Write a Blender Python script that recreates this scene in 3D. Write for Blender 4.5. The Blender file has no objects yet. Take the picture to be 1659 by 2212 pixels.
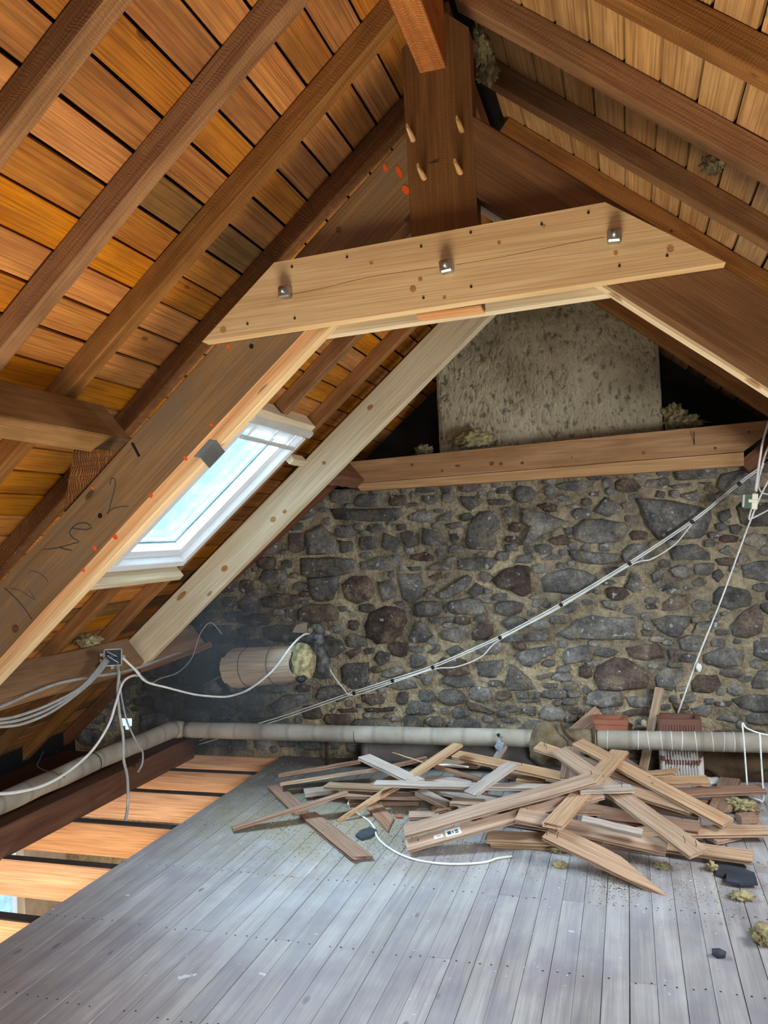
import bpy, bmesh, math, random
import numpy as np
from mathutils import Vector, Matrix, noise
R = random.Random(7)
sc = bpy.context.scene
col = sc.collection

# ------------------------------------------------------------------ camera
IW, IH, FPX = 1659.0, 2212.0, 1700.0
CAM = np.array([0.0, 0.0, 1.6])
AX = np.array([[0.95430673, 0.29527569, -0.04594499],      # right
               [-0.05397707, 0.01910442, -0.9983594],      # down
               [-0.29391351, 0.95522107, 0.03416959]])     # forward
cd = bpy.data.cameras.new('camera'); cam = bpy.data.objects.new('camera', cd); col.objects.link(cam)
cd.sensor_fit = 'HORIZONTAL'; cd.sensor_width = 36.0; cd.lens = 36.0 * FPX / IW
cd.clip_start = 0.02; cd.clip_end = 200
cam.matrix_world = Matrix(((AX[0][0], -AX[1][0], -AX[2][0], 0), (AX[0][1], -AX[1][1], -AX[2][1], 0),
                           (AX[0][2], -AX[1][2], -AX[2][2], 1.6), (0, 0, 0, 1)))
sc.camera = cam
def at(u, v, ax, val):
    """point of the place that a measured pixel shows, on the plane ax = val"""
    d = AX.T @ np.array([u - IW / 2, v - IH / 2, FPX]); i = 'xyz'.index(ax)
    p = CAM + d * ((val - CAM[i]) / d[i]); return Vector(p)

# ------------------------------------------------------------------ view, sky, light
sc.view_settings.view_transform = 'Standard'
try: sc.view_settings.look = 'None'
except Exception: pass
sc.view_settings.gamma = 1.0; sc.view_settings.use_curve_mapping = False
sc.view_settings.exposure = 0.0
w = bpy.data.worlds.new('sky'); sc.world = w; w.use_nodes = True
bg = w.node_tree.nodes['Background']; bg.inputs[0].default_value = (0.46, 0.76, 1.0, 1); bg.inputs[1].default_value = 1.9

def area(name, loc, aim, sx, sy, power, color, spread=math.pi, portal=False):
    l = bpy.data.lights.new(name, 'AREA'); l.shape = 'RECTANGLE'; l.size = sx; l.size_y = sy
    l.energy = power; l.color = color; l.spread = spread
    if portal: l.cycles.is_portal = True
    o = bpy.data.objects.new(name, l); col.objects.link(o); o.location = loc
    o.rotation_euler = (Vector(aim) - Vector(loc)).to_track_quat('-Z', 'Y').to_euler(); return o
# unseen fill lamp added below an assumed floor opening, lighting the roof from below
area('ladder_well_daylight', (-0.45, 0.75, -0.9), (-0.55, 0.9, 2.0), 1.6, 1.6, 165, (1.0, 0.87, 0.68))
# unseen fill lamps added at the rear gable and along the right roof slope
area('rear_window_daylight', (-0.3, -3.3, 1.25), (-0.6, 4, 0.9), 1.5, 1.2, 18, (0.92, 0.95, 1.0))
area('roof_window_daylight', (1.22, -0.38, 1.88), (-1.1, 2.6, 0.0), 0.8, 0.8, 50, (0.80, 0.89, 1.0), 1.35)
area('side_roof_window_daylight', (1.68, 3.32, 1.50), (-1.3, 5.2, 0.8), 0.8, 0.8, 50, (0.92, 0.95, 1.0), 2.4)
# daylight falling on the roof window in view, from outside
area('sky_over_skylight', (-3.35, 4.05, 3.0), (-2.32, 4.05, 1.85), 2.4, 2.2, 1250, (0.74, 0.88, 1.0))
# unseen fill lamp added inside the room below, lighting the joist faces
area('room_below_daylight', (-2.4, 1.0, -1.3), (-3.0, 5.0, 0.0), 1.2, 1.0, 130, (1.0, 0.84, 0.66))

# ------------------------------------------------------------------ helpers
def lin(h):
    h = h.lstrip('#'); c = [int(h[i:i+2], 16) / 255 for i in (0, 2, 4)]
    return [x / 12.92 if x <= .04045 else ((x + .055) / 1.055) ** 2.4 for x in c] + [1.0]
WM = {}
def put(o, M=None, parent=None):
    M = M if M is not None else Matrix.Identity(4)
    col.objects.link(o)
    if parent is not None:
        o.parent = parent; o.matrix_parent_inverse = WM[parent.name].inverted()
    o.matrix_basis = M; WM[o.name] = M.copy(); return o
def mesh(name, vs, fs, mat, parent=None, M=None, smooth=False):
    me = bpy.data.meshes.new(name); me.from_pydata([tuple(v) for v in vs], [], fs); me.update()
    bm = bmesh.new(); bm.from_mesh(me); bmesh.ops.recalc_face_normals(bm, faces=bm.faces); bm.to_mesh(me); bm.free()
    if smooth:
        for p in me.polygons: p.use_smooth = True
    me.materials.append(mat); return put(bpy.data.objects.new(name, me), M, parent)
def tag(o, label=None, cat=None, group=None, kind=None):
    if label: o['label'] = label
    if cat: o['category'] = cat
    if group: o['group'] = group
    if kind: o['kind'] = kind
    return o
def empty(name, loc=(0, 0, 0), rz=0):
    o = bpy.data.objects.new(name, None); o.empty_display_size = .05
    return put(o, Matrix.Translation(loc) @ Matrix.Rotation(rz, 4, 'Z'))
def frame(A, B, up):
    X = (B - A).normalized(); Z = (Vector(up) - X * Vector(up).dot(X)).normalized(); Y = Z.cross(X)
    M = Matrix((X, Y, Z)).transposed().to_4x4(); M.translation = A; return M
def prof_box(wd, d, ch=.004):
    a, b = wd / 2, d / 2
    return [(-a+ch, -b), (a-ch, -b), (a, -b+ch), (a, b-ch), (a-ch, b), (-a+ch, b), (-a, b-ch), (-a, -b+ch)]
def loft(L, prof, segs=1, jit=0.0, x0=0.0, endskew=(0, 0), endjit=0.0, taper=None, bow=0.0):
    """prism along local X; taper(t) scales the width about a side, endskew slants the end cuts"""
    n = len(prof); vs = []; fs = []
    for s in range(segs + 1):
        t = s / segs
        jy, jz = R.uniform(-jit, jit), R.uniform(-jit, jit)
        for (y, z) in prof:
            x = x0 + t * (L - x0)
            if s == 0: x += endskew[0] * y + R.uniform(-endjit, endjit)
            if s == segs: x += endskew[1] * y + R.uniform(-endjit, endjit)
            yy, zz = y, z
            if taper: k, off = taper(t); yy = y * k + off
            vs.append((x, yy + jy + R.uniform(-jit, jit) * .6, zz + jz + R.uniform(-jit, jit) * .6 + bow * 4 * t * (1 - t)))
    for s in range(segs):
        for i in range(n):
            j = (i + 1) % n; fs.append((s*n+i, s*n+j, s*n+n+j, s*n+n+i))
    fs.append(tuple(range(n - 1, -1, -1))); fs.append(tuple(segs * n + i for i in range(n)))
    return vs, fs
def timber(name, A, B, wd, d, up, mat, parent=None, segs=8, jit=.0025, ch=.004, skew=(0, 0), x0=0, endjit=0, taper=None):
    A, B = Vector(A), Vector(B)
    vs, fs = loft((B - A).length, prof_box(wd, d, ch), segs, jit, x0, skew, endjit, taper)
    return mesh(name, vs, fs, mat, parent, frame(A, B, up))
def box(name, lo, hi, mat, parent=None, ch=.003):
    lo, hi = Vector(lo), Vector(hi); c = (lo + hi) / 2; s = hi - lo
    bm = bmesh.new(); bmesh.ops.create_cube(bm, size=1)
    for v in bm.verts: v.co = Vector((v.co.x * s.x, v.co.y * s.y, v.co.z * s.z))
    if ch: bmesh.ops.bevel(bm, geom=bm.edges[:], offset=min(ch, min(s) * .3), segments=1, affect='EDGES')
    vs = [v.co.copy() for v in bm.verts]; fs = [[v.index for v in f.verts] for f in bm.faces]; bm.free()
    return mesh(name, vs, fs, mat, parent, Matrix.Translation(c))
def boxM(name, M, s, mat, parent=None, ch=.003):
    bm = bmesh.new(); bmesh.ops.create_cube(bm, size=1)
    for v in bm.verts: v.co = Vector((v.co.x * s[0], v.co.y * s[1], v.co.z * s[2]))
    if ch: bmesh.ops.bevel(bm, geom=bm.edges[:], offset=min(ch, min(s) * .3), segments=1, affect='EDGES')
    vs = [v.co.copy() for v in bm.verts]; fs = [[v.index for v in f.verts] for f in bm.faces]; bm.free()
    return mesh(name, vs, fs, mat, parent, M)
def prism_y(name, pts, y0, y1, mat, parent=None):
    n = len(pts); vs = [(x, y0, z) for x, z in pts] + [(x, y1, z) for x, z in pts]
    fs = [tuple(range(n)), tuple(range(2*n-1, n-1, -1))] + [(i, (i+1) % n, n+(i+1) % n, n+i) for i in range(n)]
    c = Vector((sum(p[0] for p in pts)/n, y0, sum(p[1] for p in pts)/n))
    return mesh(name, [Vector(v) - c for v in vs], fs, mat, parent, Matrix.Translation(c))
def smoothpath(P, k=6):
    P = [Vector(p) for p in P]
    if len(P) < 3: return P
    Q = [P[0]*2-P[1]] + P + [P[-1]*2-P[-2]]; out = []
    for i in range(1, len(Q) - 2):
        for j in range(k):
            t = j / k; a, b, c, d = Q[i-1], Q[i], Q[i+1], Q[i+2]
            out.append(.5 * ((2*b) + (c-a)*t + (2*a-5*b+4*c-d)*t*t + (3*b-a-3*c+d)*t**3))
    out.append(P[-1]); return out
def tube(name, P, r, mat, parent=None, sides=8, k=6, rf=None, smooth=True):
    P = smoothpath(P, k); n = len(P); vs = []; fs = []; prev = Vector((0.13, 0.31, .94))
    for i, p in enumerate(P):
        T = (P[min(i+1, n-1)] - P[max(i-1, 0)])
        if T.length < 1e-9: T = Vector((1, 0, 0))
        T.normalize(); U = (prev - T * prev.dot(T)).normalized(); prev = U; V = T.cross(U)
        rr = r * (rf(i / (n - 1)) if rf else 1)
        for s in range(sides):
            a = 2 * math.pi * s / sides; vs.append(p + (U * math.cos(a) + V * math.sin(a)) * rr)
    for i in range(n - 1):
        for s in range(sides):
            q = (s + 1) % sides; fs.append((i*sides+s, i*sides+q, i*sides+sides+q, i*sides+sides+s))
    fs.append(tuple(range(sides - 1, -1, -1))); fs.append(tuple((n-1)*sides + s for s in range(sides)))
    c = P[0].copy()
    return mesh(name, [v - c for v in vs], fs, mat, parent, Matrix.Translation(c), smooth)
def lump(name, c, s, mat, parent=None, seed=0, amp=.35, freq=2.2, sub=3, flat=None, tuft=0):
    bm = bmesh.new(); bmesh.ops.create_icosphere(bm, subdivisions=sub, radius=1)
    for v in bm.verts:
        q = v.co * freq + Vector((seed * 3.7, seed * 1.3, seed * 7.1))
        k = 1 + amp * noise.noise(q) + amp * .5 * noise.noise(q * 2.7) + tuft * abs(noise.noise(q * 5.3))
        v.co = Vector((v.co.x * s[0] * k, v.co.y * s[1] * k, v.co.z * s[2] * k))
        if flat is not None and v.co.z < flat: v.co.z = flat + (v.co.z - flat) * .08
    vs = [v.co.copy() for v in bm.verts]; fs = [[v.index for v in f.verts] for f in bm.faces]; bm.free()
    return mesh(name, vs, fs, mat, parent, Matrix.Translation(c), True)

# ------------------------------------------------------------------ materials
def nt(name):
    m = bpy.data.materials.new(name); m.use_nodes = True; t = m.node_tree; b = t.nodes['Principled BSDF']
    return m, t, b
class N:
    def __init__(s, t): s.t = t
    def new(s, k, **kw):
        n = s.t.nodes.new(k)
        for a, v in kw.items(): setattr(n, a, v)
        return n
    def link(s, a, b): s.t.links.new(a, b)
    def math(s, op, a, b=None, c=None):
        n = s.new('ShaderNodeMath', operation=op)
        for i, x in enumerate((a, b, c)):
            if x is None: continue
            if isinstance(x, (int, float)): n.inputs[i].default_value = x
            else: s.link(x, n.inputs[i])
        return n.outputs[0]
    def mix(s, f, a, b, mode='MIX'):
        n = s.new('ShaderNodeMix', data_type='RGBA', blend_type=mode)
        for i, x in ((0, f), (6, a), (7, b)):
            if isinstance(x, (int, float)): n.inputs[i].default_value = x
            elif isinstance(x, (list, tuple)): n.inputs[i].default_value = x
            else: s.link(x, n.inputs[i])
        return n.outputs[2]
    def ramp(s, f, stops):
        n = s.new('ShaderNodeValToRGB'); e = n.color_ramp.elements
        while len(e) < len(stops): e.new(.5)
        for el, (p, c) in zip(e, stops): el.position = p; el.color = c if len(c) == 4 else list(c) + [1]
        s.link(f, n.inputs[0]); return n.outputs[0]
    def coords(s, scale=(1, 1, 1), rand=True, space='Object'):
        tc = s.new('ShaderNodeTexCoord'); v = tc.outputs[space]
        if rand:
            oi = s.new('ShaderNodeObjectInfo'); ad = s.new('ShaderNodeVectorMath', operation='ADD')
            cx = s.new('ShaderNodeCombineXYZ')
            s.link(s.math('MULTIPLY', oi.outputs['Random'], 53.0), cx.inputs[0]); s.link(s.math('MULTIPLY', oi.outputs['Random'], 19.0), cx.inputs[1])
            s.link(s.math('MULTIPLY', oi.outputs['Random'], 31.0), cx.inputs[2])
            s.link(v, ad.inputs[0]); s.link(cx.outputs[0], ad.inputs[1]); v = ad.outputs[0]
        mp = s.new('ShaderNodeMapping'); mp.inputs['Scale'].default_value = scale; s.link(v, mp.inputs[0]); return mp.outputs[0]
    def noise(s, v, scale, detail=4, dist=0.0, rough=.55):
        n = s.new('ShaderNodeTexNoise'); n.inputs['Scale'].default_value = scale; n.inputs['Detail'].default_value = min(detail, 3.0) if scale < 20 else min(detail, 2.0)
        n.inputs['Distortion'].default_value = dist if dist >= 1 and scale < 5 else 0.0; n.inputs['Roughness'].default_value = rough; s.link(v, n.inputs['Vector']); return n.outputs['Fac']
    def bump(s, h, b, strength, dist=.01):
        n = s.new('ShaderNodeBump'); n.inputs['Strength'].default_value = strength; n.inputs['Distance'].default_value = dist
        s.link(h, n.inputs['Height']); s.link(n.outputs[0], b.inputs['Normal'])
G4 = lambda v: (v, v, v, 1)
def wood(name, c1, c2, knot='#3a2010', rough=.75, var=.22, knots=.35, grain=.35, saw=0.0, stain=None, stain_amt=.5, bump=.35, hue=.0):
    m, t, b = nt(name); n = N(t)
    v1 = n.coords((.55, 7, 7)); a = n.noise(v1, 2.2, 6, 1.2)
    base = n.ramp(a, [(.32, lin(c1)), (.68, lin(c2))])
    v2 = n.coords((1.6, 105, 105)); g = n.noise(v2, 1.6, 4, .5)
    base = n.mix(grain, base, n.ramp(g, [(.34, G4(.22)), (.58, G4(1.0))]), 'MULTIPLY')
    # knots
    v3 = n.coords((4.2, 9.5, 9.5)); vo = n.new('ShaderNodeTexVoronoi'); vo.inputs['Scale'].default_value = 1.0; n.link(v3, vo.inputs['Vector'])
    sp = n.new('ShaderNodeSeparateColor'); n.link(vo.outputs['Color'], sp.inputs[0])
    kd = n.ramp(vo.outputs['Distance'], [(.06, G4(1)), (.10, G4(.8)), (.125, G4(0))])
    ks = n.math('MULTIPLY', kd, n.math('GREATER_THAN', sp.outputs[0], 1 - knots * .55))
    base = n.mix(n.math('MULTIPLY', ks, .8), base, lin(knot))
    if stain:
        v4 = n.coords((1.0, 2.2, 2.2)); s1 = n.noise(v4, 2.6, 6, .8, .65)
        base = n.mix(n.math('MULTIPLY', n.ramp(s1, [(.46, G4(0)), (.66, G4(1))]), stain_amt), base, lin(stain))
    oi = n.new('ShaderNodeObjectInfo'); hs = n.new('ShaderNodeHueSaturation')
    n.link(n.math('MULTIPLY_ADD', oi.outputs['Random'], 2 * var, 1 - var), hs.inputs['Value'])
    r2 = n.math('FRACT', n.math('MULTIPLY', oi.outputs['Random'], 17.3))
    n.link(n.math('MULTIPLY_ADD', r2, .16, .92), hs.inputs['Saturation'])
    if hue: n.link(n.math('MULTIPLY_ADD', r2, hue, .5 - hue / 2), hs.inputs['Hue'])
    n.link(base, hs.inputs['Color']); n.link(hs.outputs[0], b.inputs['Base Color'])
    b.inputs['Roughness'].default_value = rough; b.inputs['Specular IOR Level'].default_value = .25
    h = g
    if saw:
        wv = n.new('ShaderNodeTexWave'); wv.bands_direction = 'X'; wv.inputs['Scale'].default_value = 30; wv.inputs['Distortion'].default_value = 9; wv.inputs['Detail'].default_value = 0
        n.link(n.coords((1, 1, 1)), wv.inputs['Vector']); h = n.math('ADD', g, n.math('MULTIPLY', wv.outputs['Fac'], saw))
    n.bump(h, b, bump, .004); return m
def plain(name, c, rough=.6, metal=0, noise_amt=.15, nscale=8, bump=0, c2=None, spec=.4):
    m, t, b = nt(name); n = N(t); v = n.coords((1, 1, 1)); a = n.noise(v, nscale, 5, .2)
    cc = lin(c); dd = lin(c2) if c2 else [x * (1 - noise_amt * 2) for x in cc[:3]] + [1]
    n.link(n.ramp(a, [(.35, dd), (.65, cc)]), b.inputs['Base Color'])
    b.inputs['Roughness'].default_value = rough; b.inputs['Metallic'].default_value = metal; b.inputs['Specular IOR Level'].default_value = spec
    if bump: n.bump(n.noise(v, nscale * 4, 6), b, bump, .006)
    return m
M_ = {}
M_['roofboard'] = wood('roof_board_wood', '#b26c2a', '#ce8938', '#4a260e', var=.2, stain='#7a5028', stain_amt=.5, knots=.42, grain=.6)
M_['roofboard_pale'] = wood('pale_roof_board_wood', '#b88a58', '#cfa673', '#5a3a1e', var=.14, stain='#86623c', stain_amt=.45, knots=.4, grain=.6)
M_['roofboard_dark'] = wood('weathered_roof_board_wood', '#7a5630', '#94703f', '#3a200e', var=.15, stain='#5e4630', stain_amt=.6, knots=.3, grain=.6)
M_['rafter'] = wood('rafter_wood', '#885c34', '#a87848', '#3a2010', var=.13, stain='#60401f', stain_amt=.5, saw=.25, bump=.6)
M_['rough'] = wood('rough_sawn_wood', '#7e5028', '#a06a38', '#3a2010', var=.12, saw=.8, bump=.9, stain='#55331b')
M_['purlin'] = wood('purlin_wood', '#84623f', '#9e7a52', '#3a2010', var=.05, stain='#5d422a', stain_amt=.5, saw=.2, bump=.7)
M_['ridge'] = wood('ridge_wood', '#a9683a', '#bf7e46', '#4a2814', var=.04, saw=.5, bump=1.0)
M_['post'] = wood('king_post_wood', '#664424', '#80592f', '#2c170b', var=.04, stain='#85603f', stain_amt=.35, saw=.15)
M_['princ'] = wood('old_principal_wood', '#7b5f42', '#927450', '#3c2111', var=.03, stain='#6f6253', stain_amt=.6, knots=.5, saw=.2)
M_['princ_red'] = wood('red_brown_principal_wood', '#664424', '#805830', '#2e180c', var=.03, stain='#54341a', stain_amt=.5, saw=.15)
M_['edge'] = wood('orange_planed_edge_wood', '#bd8a5c', '#d2a275', '#5a3018', var=.02, knots=.5, grain=.5)
M_['new'] = wood('new_spruce_wood', '#d2b286', '#e2c79c', '#8f5f30', var=.05, knots=.28, grain=.28, rough=.65, bump=.2)
M_['newpale'] = wood('pale_new_spruce_wood', '#d9c39c', '#eadbb8', '#94683c', var=.04, knots=.28, grain=.28, rough=.65, bump=.2)
M_['ledger'] = wood('ledger_wood', '#a67c58', '#c09a74', '#4a2814', var=.06, knots=.5, stain='#80603f', stain_amt=.4)
M_['ledger2'] = wood('pale_strip_wood', '#b98f64', '#d0aa80', '#5a3820', var=.03, knots=.3)
M_['brace'] = wood('brace_wood', '#74492c', '#8c5f40', '#35190b', var=.1)
M_['floor'] = wood('grey_floor_wood', '#918b89', '#b0aaa6', '#4c4641', rough=.62, var=.13, stain='#7b7480', stain_amt=.5, knots=.22, grain=.25, bump=.18, hue=.05)
def floor_smudge():
    m = M_['floor']; t = m.node_tree; n = N(t); b = t.nodes['Principled BSDF']; src = b.inputs['Base Color'].links[0].from_socket
    ge = n.new('ShaderNodeNewGeometry'); p = ge.outputs['Position']
    big = n.noise(p, 1.1, 5, .4); src = n.mix(n.ramp(big, [(.4, G4(0)), (.66, G4(.38))]), src, lin('#b9c0c2'))
    d = n.noise(p, 2.3, 7, .9, .68); src = n.mix(n.ramp(d, [(.5, G4(0)), (.72, G4(.45))]), src, lin('#80767c'))
    vm = n.new('ShaderNodeVectorMath', operation='DISTANCE'); vm.inputs[1].default_value = (-1.75, 4.55, 0); n.link(p, vm.inputs[0])
    dn = n.math('ADD', vm.outputs['Value'], n.math('MULTIPLY', n.noise(p, 4.5, 7, .6, .7), 1.7))
    src = n.mix(n.ramp(n.math('MULTIPLY', dn, .4), [(.52, G4(.8)), (.80, G4(0))]), src, lin('#8f8772'))
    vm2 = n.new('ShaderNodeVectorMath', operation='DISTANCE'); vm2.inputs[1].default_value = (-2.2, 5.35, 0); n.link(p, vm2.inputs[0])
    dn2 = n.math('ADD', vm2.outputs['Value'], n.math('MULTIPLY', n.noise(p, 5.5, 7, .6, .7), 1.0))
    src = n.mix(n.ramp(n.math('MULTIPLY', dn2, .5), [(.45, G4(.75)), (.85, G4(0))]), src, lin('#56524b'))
    w_ = n.noise(p, 7.5, 4, 1.2, .6); src = n.mix(n.ramp(w_, [(.70, G4(0)), (.74, G4(.7))]), src, lin('#d9e2e6'))
    n.link(src, b.inputs['Base Color'])
floor_smudge()
M_['joist'] = wood('joist_wood', '#c89468', '#dcac80', '#6a3a18', var=.05, knots=.5, grain=.5)
M_['plate'] = wood('plate_wood', '#54382a', '#6e4b36', '#241309', var=.05)
M_['torn'] = wood('torn_board_wood', '#ab8d74', '#c6a98e', '#5c3a22', var=.16, stain='#94735c', stain_amt=.5, knots=.3, grain=.55, hue=.01)
M_['torngrey'] = wood('grey_torn_board_wood', '#a5968a', '#c0b2a2', '#57453a', var=.1, stain='#8e7c6e', knots=.3, grain=.4)
M_['tornorange'] = wood('orange_torn_board_wood', '#ae8a68', '#c6a280', '#5c3418', var=.1, knots=.3, grain=.6)
M_['tornbrown'] = wood('brown_torn_board_wood', '#93705a', '#a8866e', '#4a2a1a', var=.12, knots=.3, grain=.6)
M_['splinter'] = wood('fresh_split_wood', '#c98f5e', '#e0b07c', '#7c4a24', var=.05, knots=0)
M_['knotwood'] = wood('knot_wood', '#ab7c4a', '#bd8f5c', '#5a3418', var=.1, knots=0)
M_['peg'] = wood('peg_wood', '#c09a68', '#d8b684', '#7c5a34', var=.05, knots=0)
M_['stave'] = wood('stave_wood', '#cbb496', '#dfcbad', '#6d573f', var=.08, knots=.05, grain=.55)
M_['slate_roof'] = plain('roof_slate', '#16130f', .9)
M_['white'] = plain('white_paint', '#f2f4f4', .4, noise_amt=.03)
M_['frame_grey'] = plain('pale_grey_aluminium', '#c9c7bf', .4, noise_amt=.05)
M_['seal'] = plain('grey_seal', '#6d7a80', .6)
M_['cable_white'] = plain('white_cable', '#e6e6de', .5, noise_amt=.08, nscale=20)
M_['cable_grey'] = plain('grey_cable', '#a8aaa6', .5, noise_amt=.1, nscale=20)
M_['black'] = plain('black_plastic', '#141414', .5)
M_['steel2'] = plain('dull_grey_steel', '#7d8284', .5, .6, .1, 12)
M_['steel'] = plain('galvanised_steel', '#b9bcb9', .38, .85, .2, 20)
M_['rust'] = plain('rusty_iron', '#4c3426', .8, .3, .25, 30)
M_['wire'] = plain('dark_iron_wire', '#4a443c', .6, .4)
M_['wool'] = plain('yellow_mineral_wool', '#b5aa7c', .95, noise_amt=.3, nscale=30, bump=1.0, c2='#7c7150')
M_['wool_grey'] = plain('grey_lagging', '#6d6a66', .95, noise_amt=.3, nscale=20, bump=1.0, c2='#3c3a38')
M_['slate'] = plain('slate', '#3b434c', .6, noise_amt=.2, nscale=9, bump=.3)
M_['terra'] = plain('terracotta', '#9c6248', .75, noise_amt=.15, nscale=6)
M_['terra_dark'] = plain('dark_red_terracotta', '#74493c', .8, noise_amt=.2, nscale=8)
M_['burlap'] = plain('burlap', '#7d6f58', .95, noise_amt=.2, nscale=10, bump=.8, c2='#57492f')
M_['burlap2'] = plain('brown_burlap', '#5d4a33', .95, noise_amt=.25, nscale=6, bump=.8, c2='#3a2c1c')
M_['flue'] = plain('fibre_cement', '#77706b', .85, noise_amt=.15, nscale=5, c2='#57504b')
M_['box'] = plain('grey_plastic_box', '#b3b4ae', .5)
M_['green'] = plain('green_plastic', '#50664c', .55)
M_['cream'] = plain('cream_plastic', '#ece4cd', .5, noise_amt=.04)
M_['blue'] = plain('blue_insulation', '#2f5d8c', .5)
M_['yellowgreen'] = plain('yellow_insulation', '#c2b43a', .5)
M_['copper'] = plain('brass_pipe', '#b09a5c', .5, .5)
M_['card'] = plain('cardboard', '#a89a80', .85)
M_['orange'] = plain('orange_marking_paint', '#e85a1c', .7, noise_amt=.1)
M_['pencil'] = plain('pencil_line', '#3c3a34', .8)
M_['label'] = plain('white_label_paper', '#dfeaea', .6, noise_amt=.03)
M_['ink'] = plain('label_ink', '#3b4a55', .7)
M_['redbit'] = plain('brick_bit', '#b06048', .85)
M_['plastic'] = plain('milky_plastic_film', '#8f959b', .3)
M_['plaster'] = plain('white_plaster', '#dcd6cc', .9)
M_['dust'] = plain('dusty_joist_top', '#4a443e', .95)
M_['soot'] = plain('sooty_masonry', '#2b2824', .95)  # deep shade beside the chimney put into the masonry colour
M_['lowfloor'] = plain('room_below_floor', '#b08c62', .8)

def CORNER_DARK(n, c):  # darkens the colour around the far wall corner, with a noisy edge
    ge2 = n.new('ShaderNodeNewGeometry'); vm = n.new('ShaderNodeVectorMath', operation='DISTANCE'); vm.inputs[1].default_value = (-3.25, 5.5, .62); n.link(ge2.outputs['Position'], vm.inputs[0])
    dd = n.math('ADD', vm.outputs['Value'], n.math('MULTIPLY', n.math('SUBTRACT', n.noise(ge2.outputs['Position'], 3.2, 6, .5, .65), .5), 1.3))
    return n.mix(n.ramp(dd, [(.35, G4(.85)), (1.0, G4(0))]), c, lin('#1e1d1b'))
def mortar():
    m, t, b = nt('lime_mortar'); n = N(t); v = n.coords((1, 1, 1), rand=False)
    a = n.noise(v, 3.0, 8, .4, .62)
    c = n.ramp(a, [(.32, lin('#6e6658')), (.5, lin('#9a8d73')), (.68, lin('#bbac8a'))])
    f = n.noise(v, 38, 5, 0, .7); c = n.mix(.55, c, n.ramp(f, [(.35, G4(.35)), (.6, G4(1))]), 'MULTIPLY')
    n.link(CORNER_DARK(n, c), b.inputs['Base Color']); b.inputs['Roughness'].default_value = .95; b.inputs['Specular IOR Level'].default_value = .1
    n.bump(n.math('ADD', n.noise(v, 22, 6, .3, .7), f), b, .9, .02); return m
M_['mortar'] = mortar()
def stone():
    m, t, b = nt('rubble_stone'); n = N(t); v = n.coords((1, 1, 1))
    a = n.noise(v, 7, 7, .6, .65); oi = n.new('ShaderNodeObjectInfo')
    grey = n.ramp(a, [(.3, lin('#494642')), (.52, lin('#6e6b65')), (.72, lin('#99948a'))])
    brown = n.ramp(a, [(.3, lin('#40352f')), (.55, lin('#63544a')), (.75, lin('#85786a'))])
    c = n.mix(n.ramp(oi.outputs['Random'], [(.78, G4(0)), (.86, G4(1))]), grey, brown)
    ge = n.new('ShaderNodeNewGeometry'); d = n.noise(ge.outputs['Position'], 9, 7, .6, .68)
    c = n.mix(n.ramp(d, [(.52, G4(0)), (.68, G4(.6))]), c, lin('#8d8065'))
    f = n.noise(v, 55, 5, 0, .7); c = n.mix(.6, c, n.ramp(f, [(.36, G4(.35)), (.6, G4(1))]), 'MULTIPLY')
    l = n.noise(v, 24, 3, .8, .5); c = n.mix(n.ramp(l, [(.66, G4(0)), (.72, G4(.75))]), c, lin('#a9adab'))
    r2 = n.math('FRACT', n.math('MULTIPLY', oi.outputs['Random'], 23.7)); hs = n.new('ShaderNodeHueSaturation')
    n.link(n.math('MULTIPLY_ADD', r2, .5, .72), hs.inputs['Value']); n.link(c, hs.inputs['Color'])
    n.link(CORNER_DARK(n, hs.outputs[0]), b.inputs['Base Color']); b.inputs['Roughness'].default_value = .85; b.inputs['Specular IOR Level'].default_value = .2
    n.bump(n.math('ADD', a, n.math('MULTIPLY', f, .5)), b, .8, .02); return m
M_['stone'] = stone()
def render_coat():
    m, t, b = nt('rough_cement_render'); n = N(t); v = n.coords((1, 1, 1), rand=False)
    a = n.noise(v, 2.2, 6, .5); c = n.ramp(a, [(.3, lin('#8c8266')), (.5, lin('#b2a88a')), (.7, lin('#c4bb9e'))])
    f = n.noise(n.coords((1, 1, .6), rand=False), 26, 6, .8, .65)
    c = n.mix(.75, c, n.ramp(f, [(.33, G4(.22)), (.46, G4(1))]), 'MULTIPLY')
    n.link(c, b.inputs['Base Color']); b.inputs['Roughness'].default_value = .95
    n.bump(f, b, 1.0, .03); return m
M_['render'] = render_coat()
def painted_terra():
    m, t, b = nt('terracotta_with_flaking_white_paint'); n = N(t); v = n.coords((1, 1, 1), rand=False)
    a = n.noise(v, 14, 6, .8, .65); sx = n.new('ShaderNodeSeparateXYZ'); n.link(v, sx.inputs[0])
    k = n.math('ADD', a, n.math('MULTIPLY', sx.outputs[2], -1.1))
    n.link(n.mix(n.ramp(k, [(.30, G4(0)), (.38, G4(1))]), lin('#704a3c'), lin('#d3d0c9')), b.inputs['Base Color'])
    b.inputs['Roughness'].default_value = .8; n.bump(a, b, .5, .01); return m
M_['painted_terra'] = painted_terra()
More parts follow.
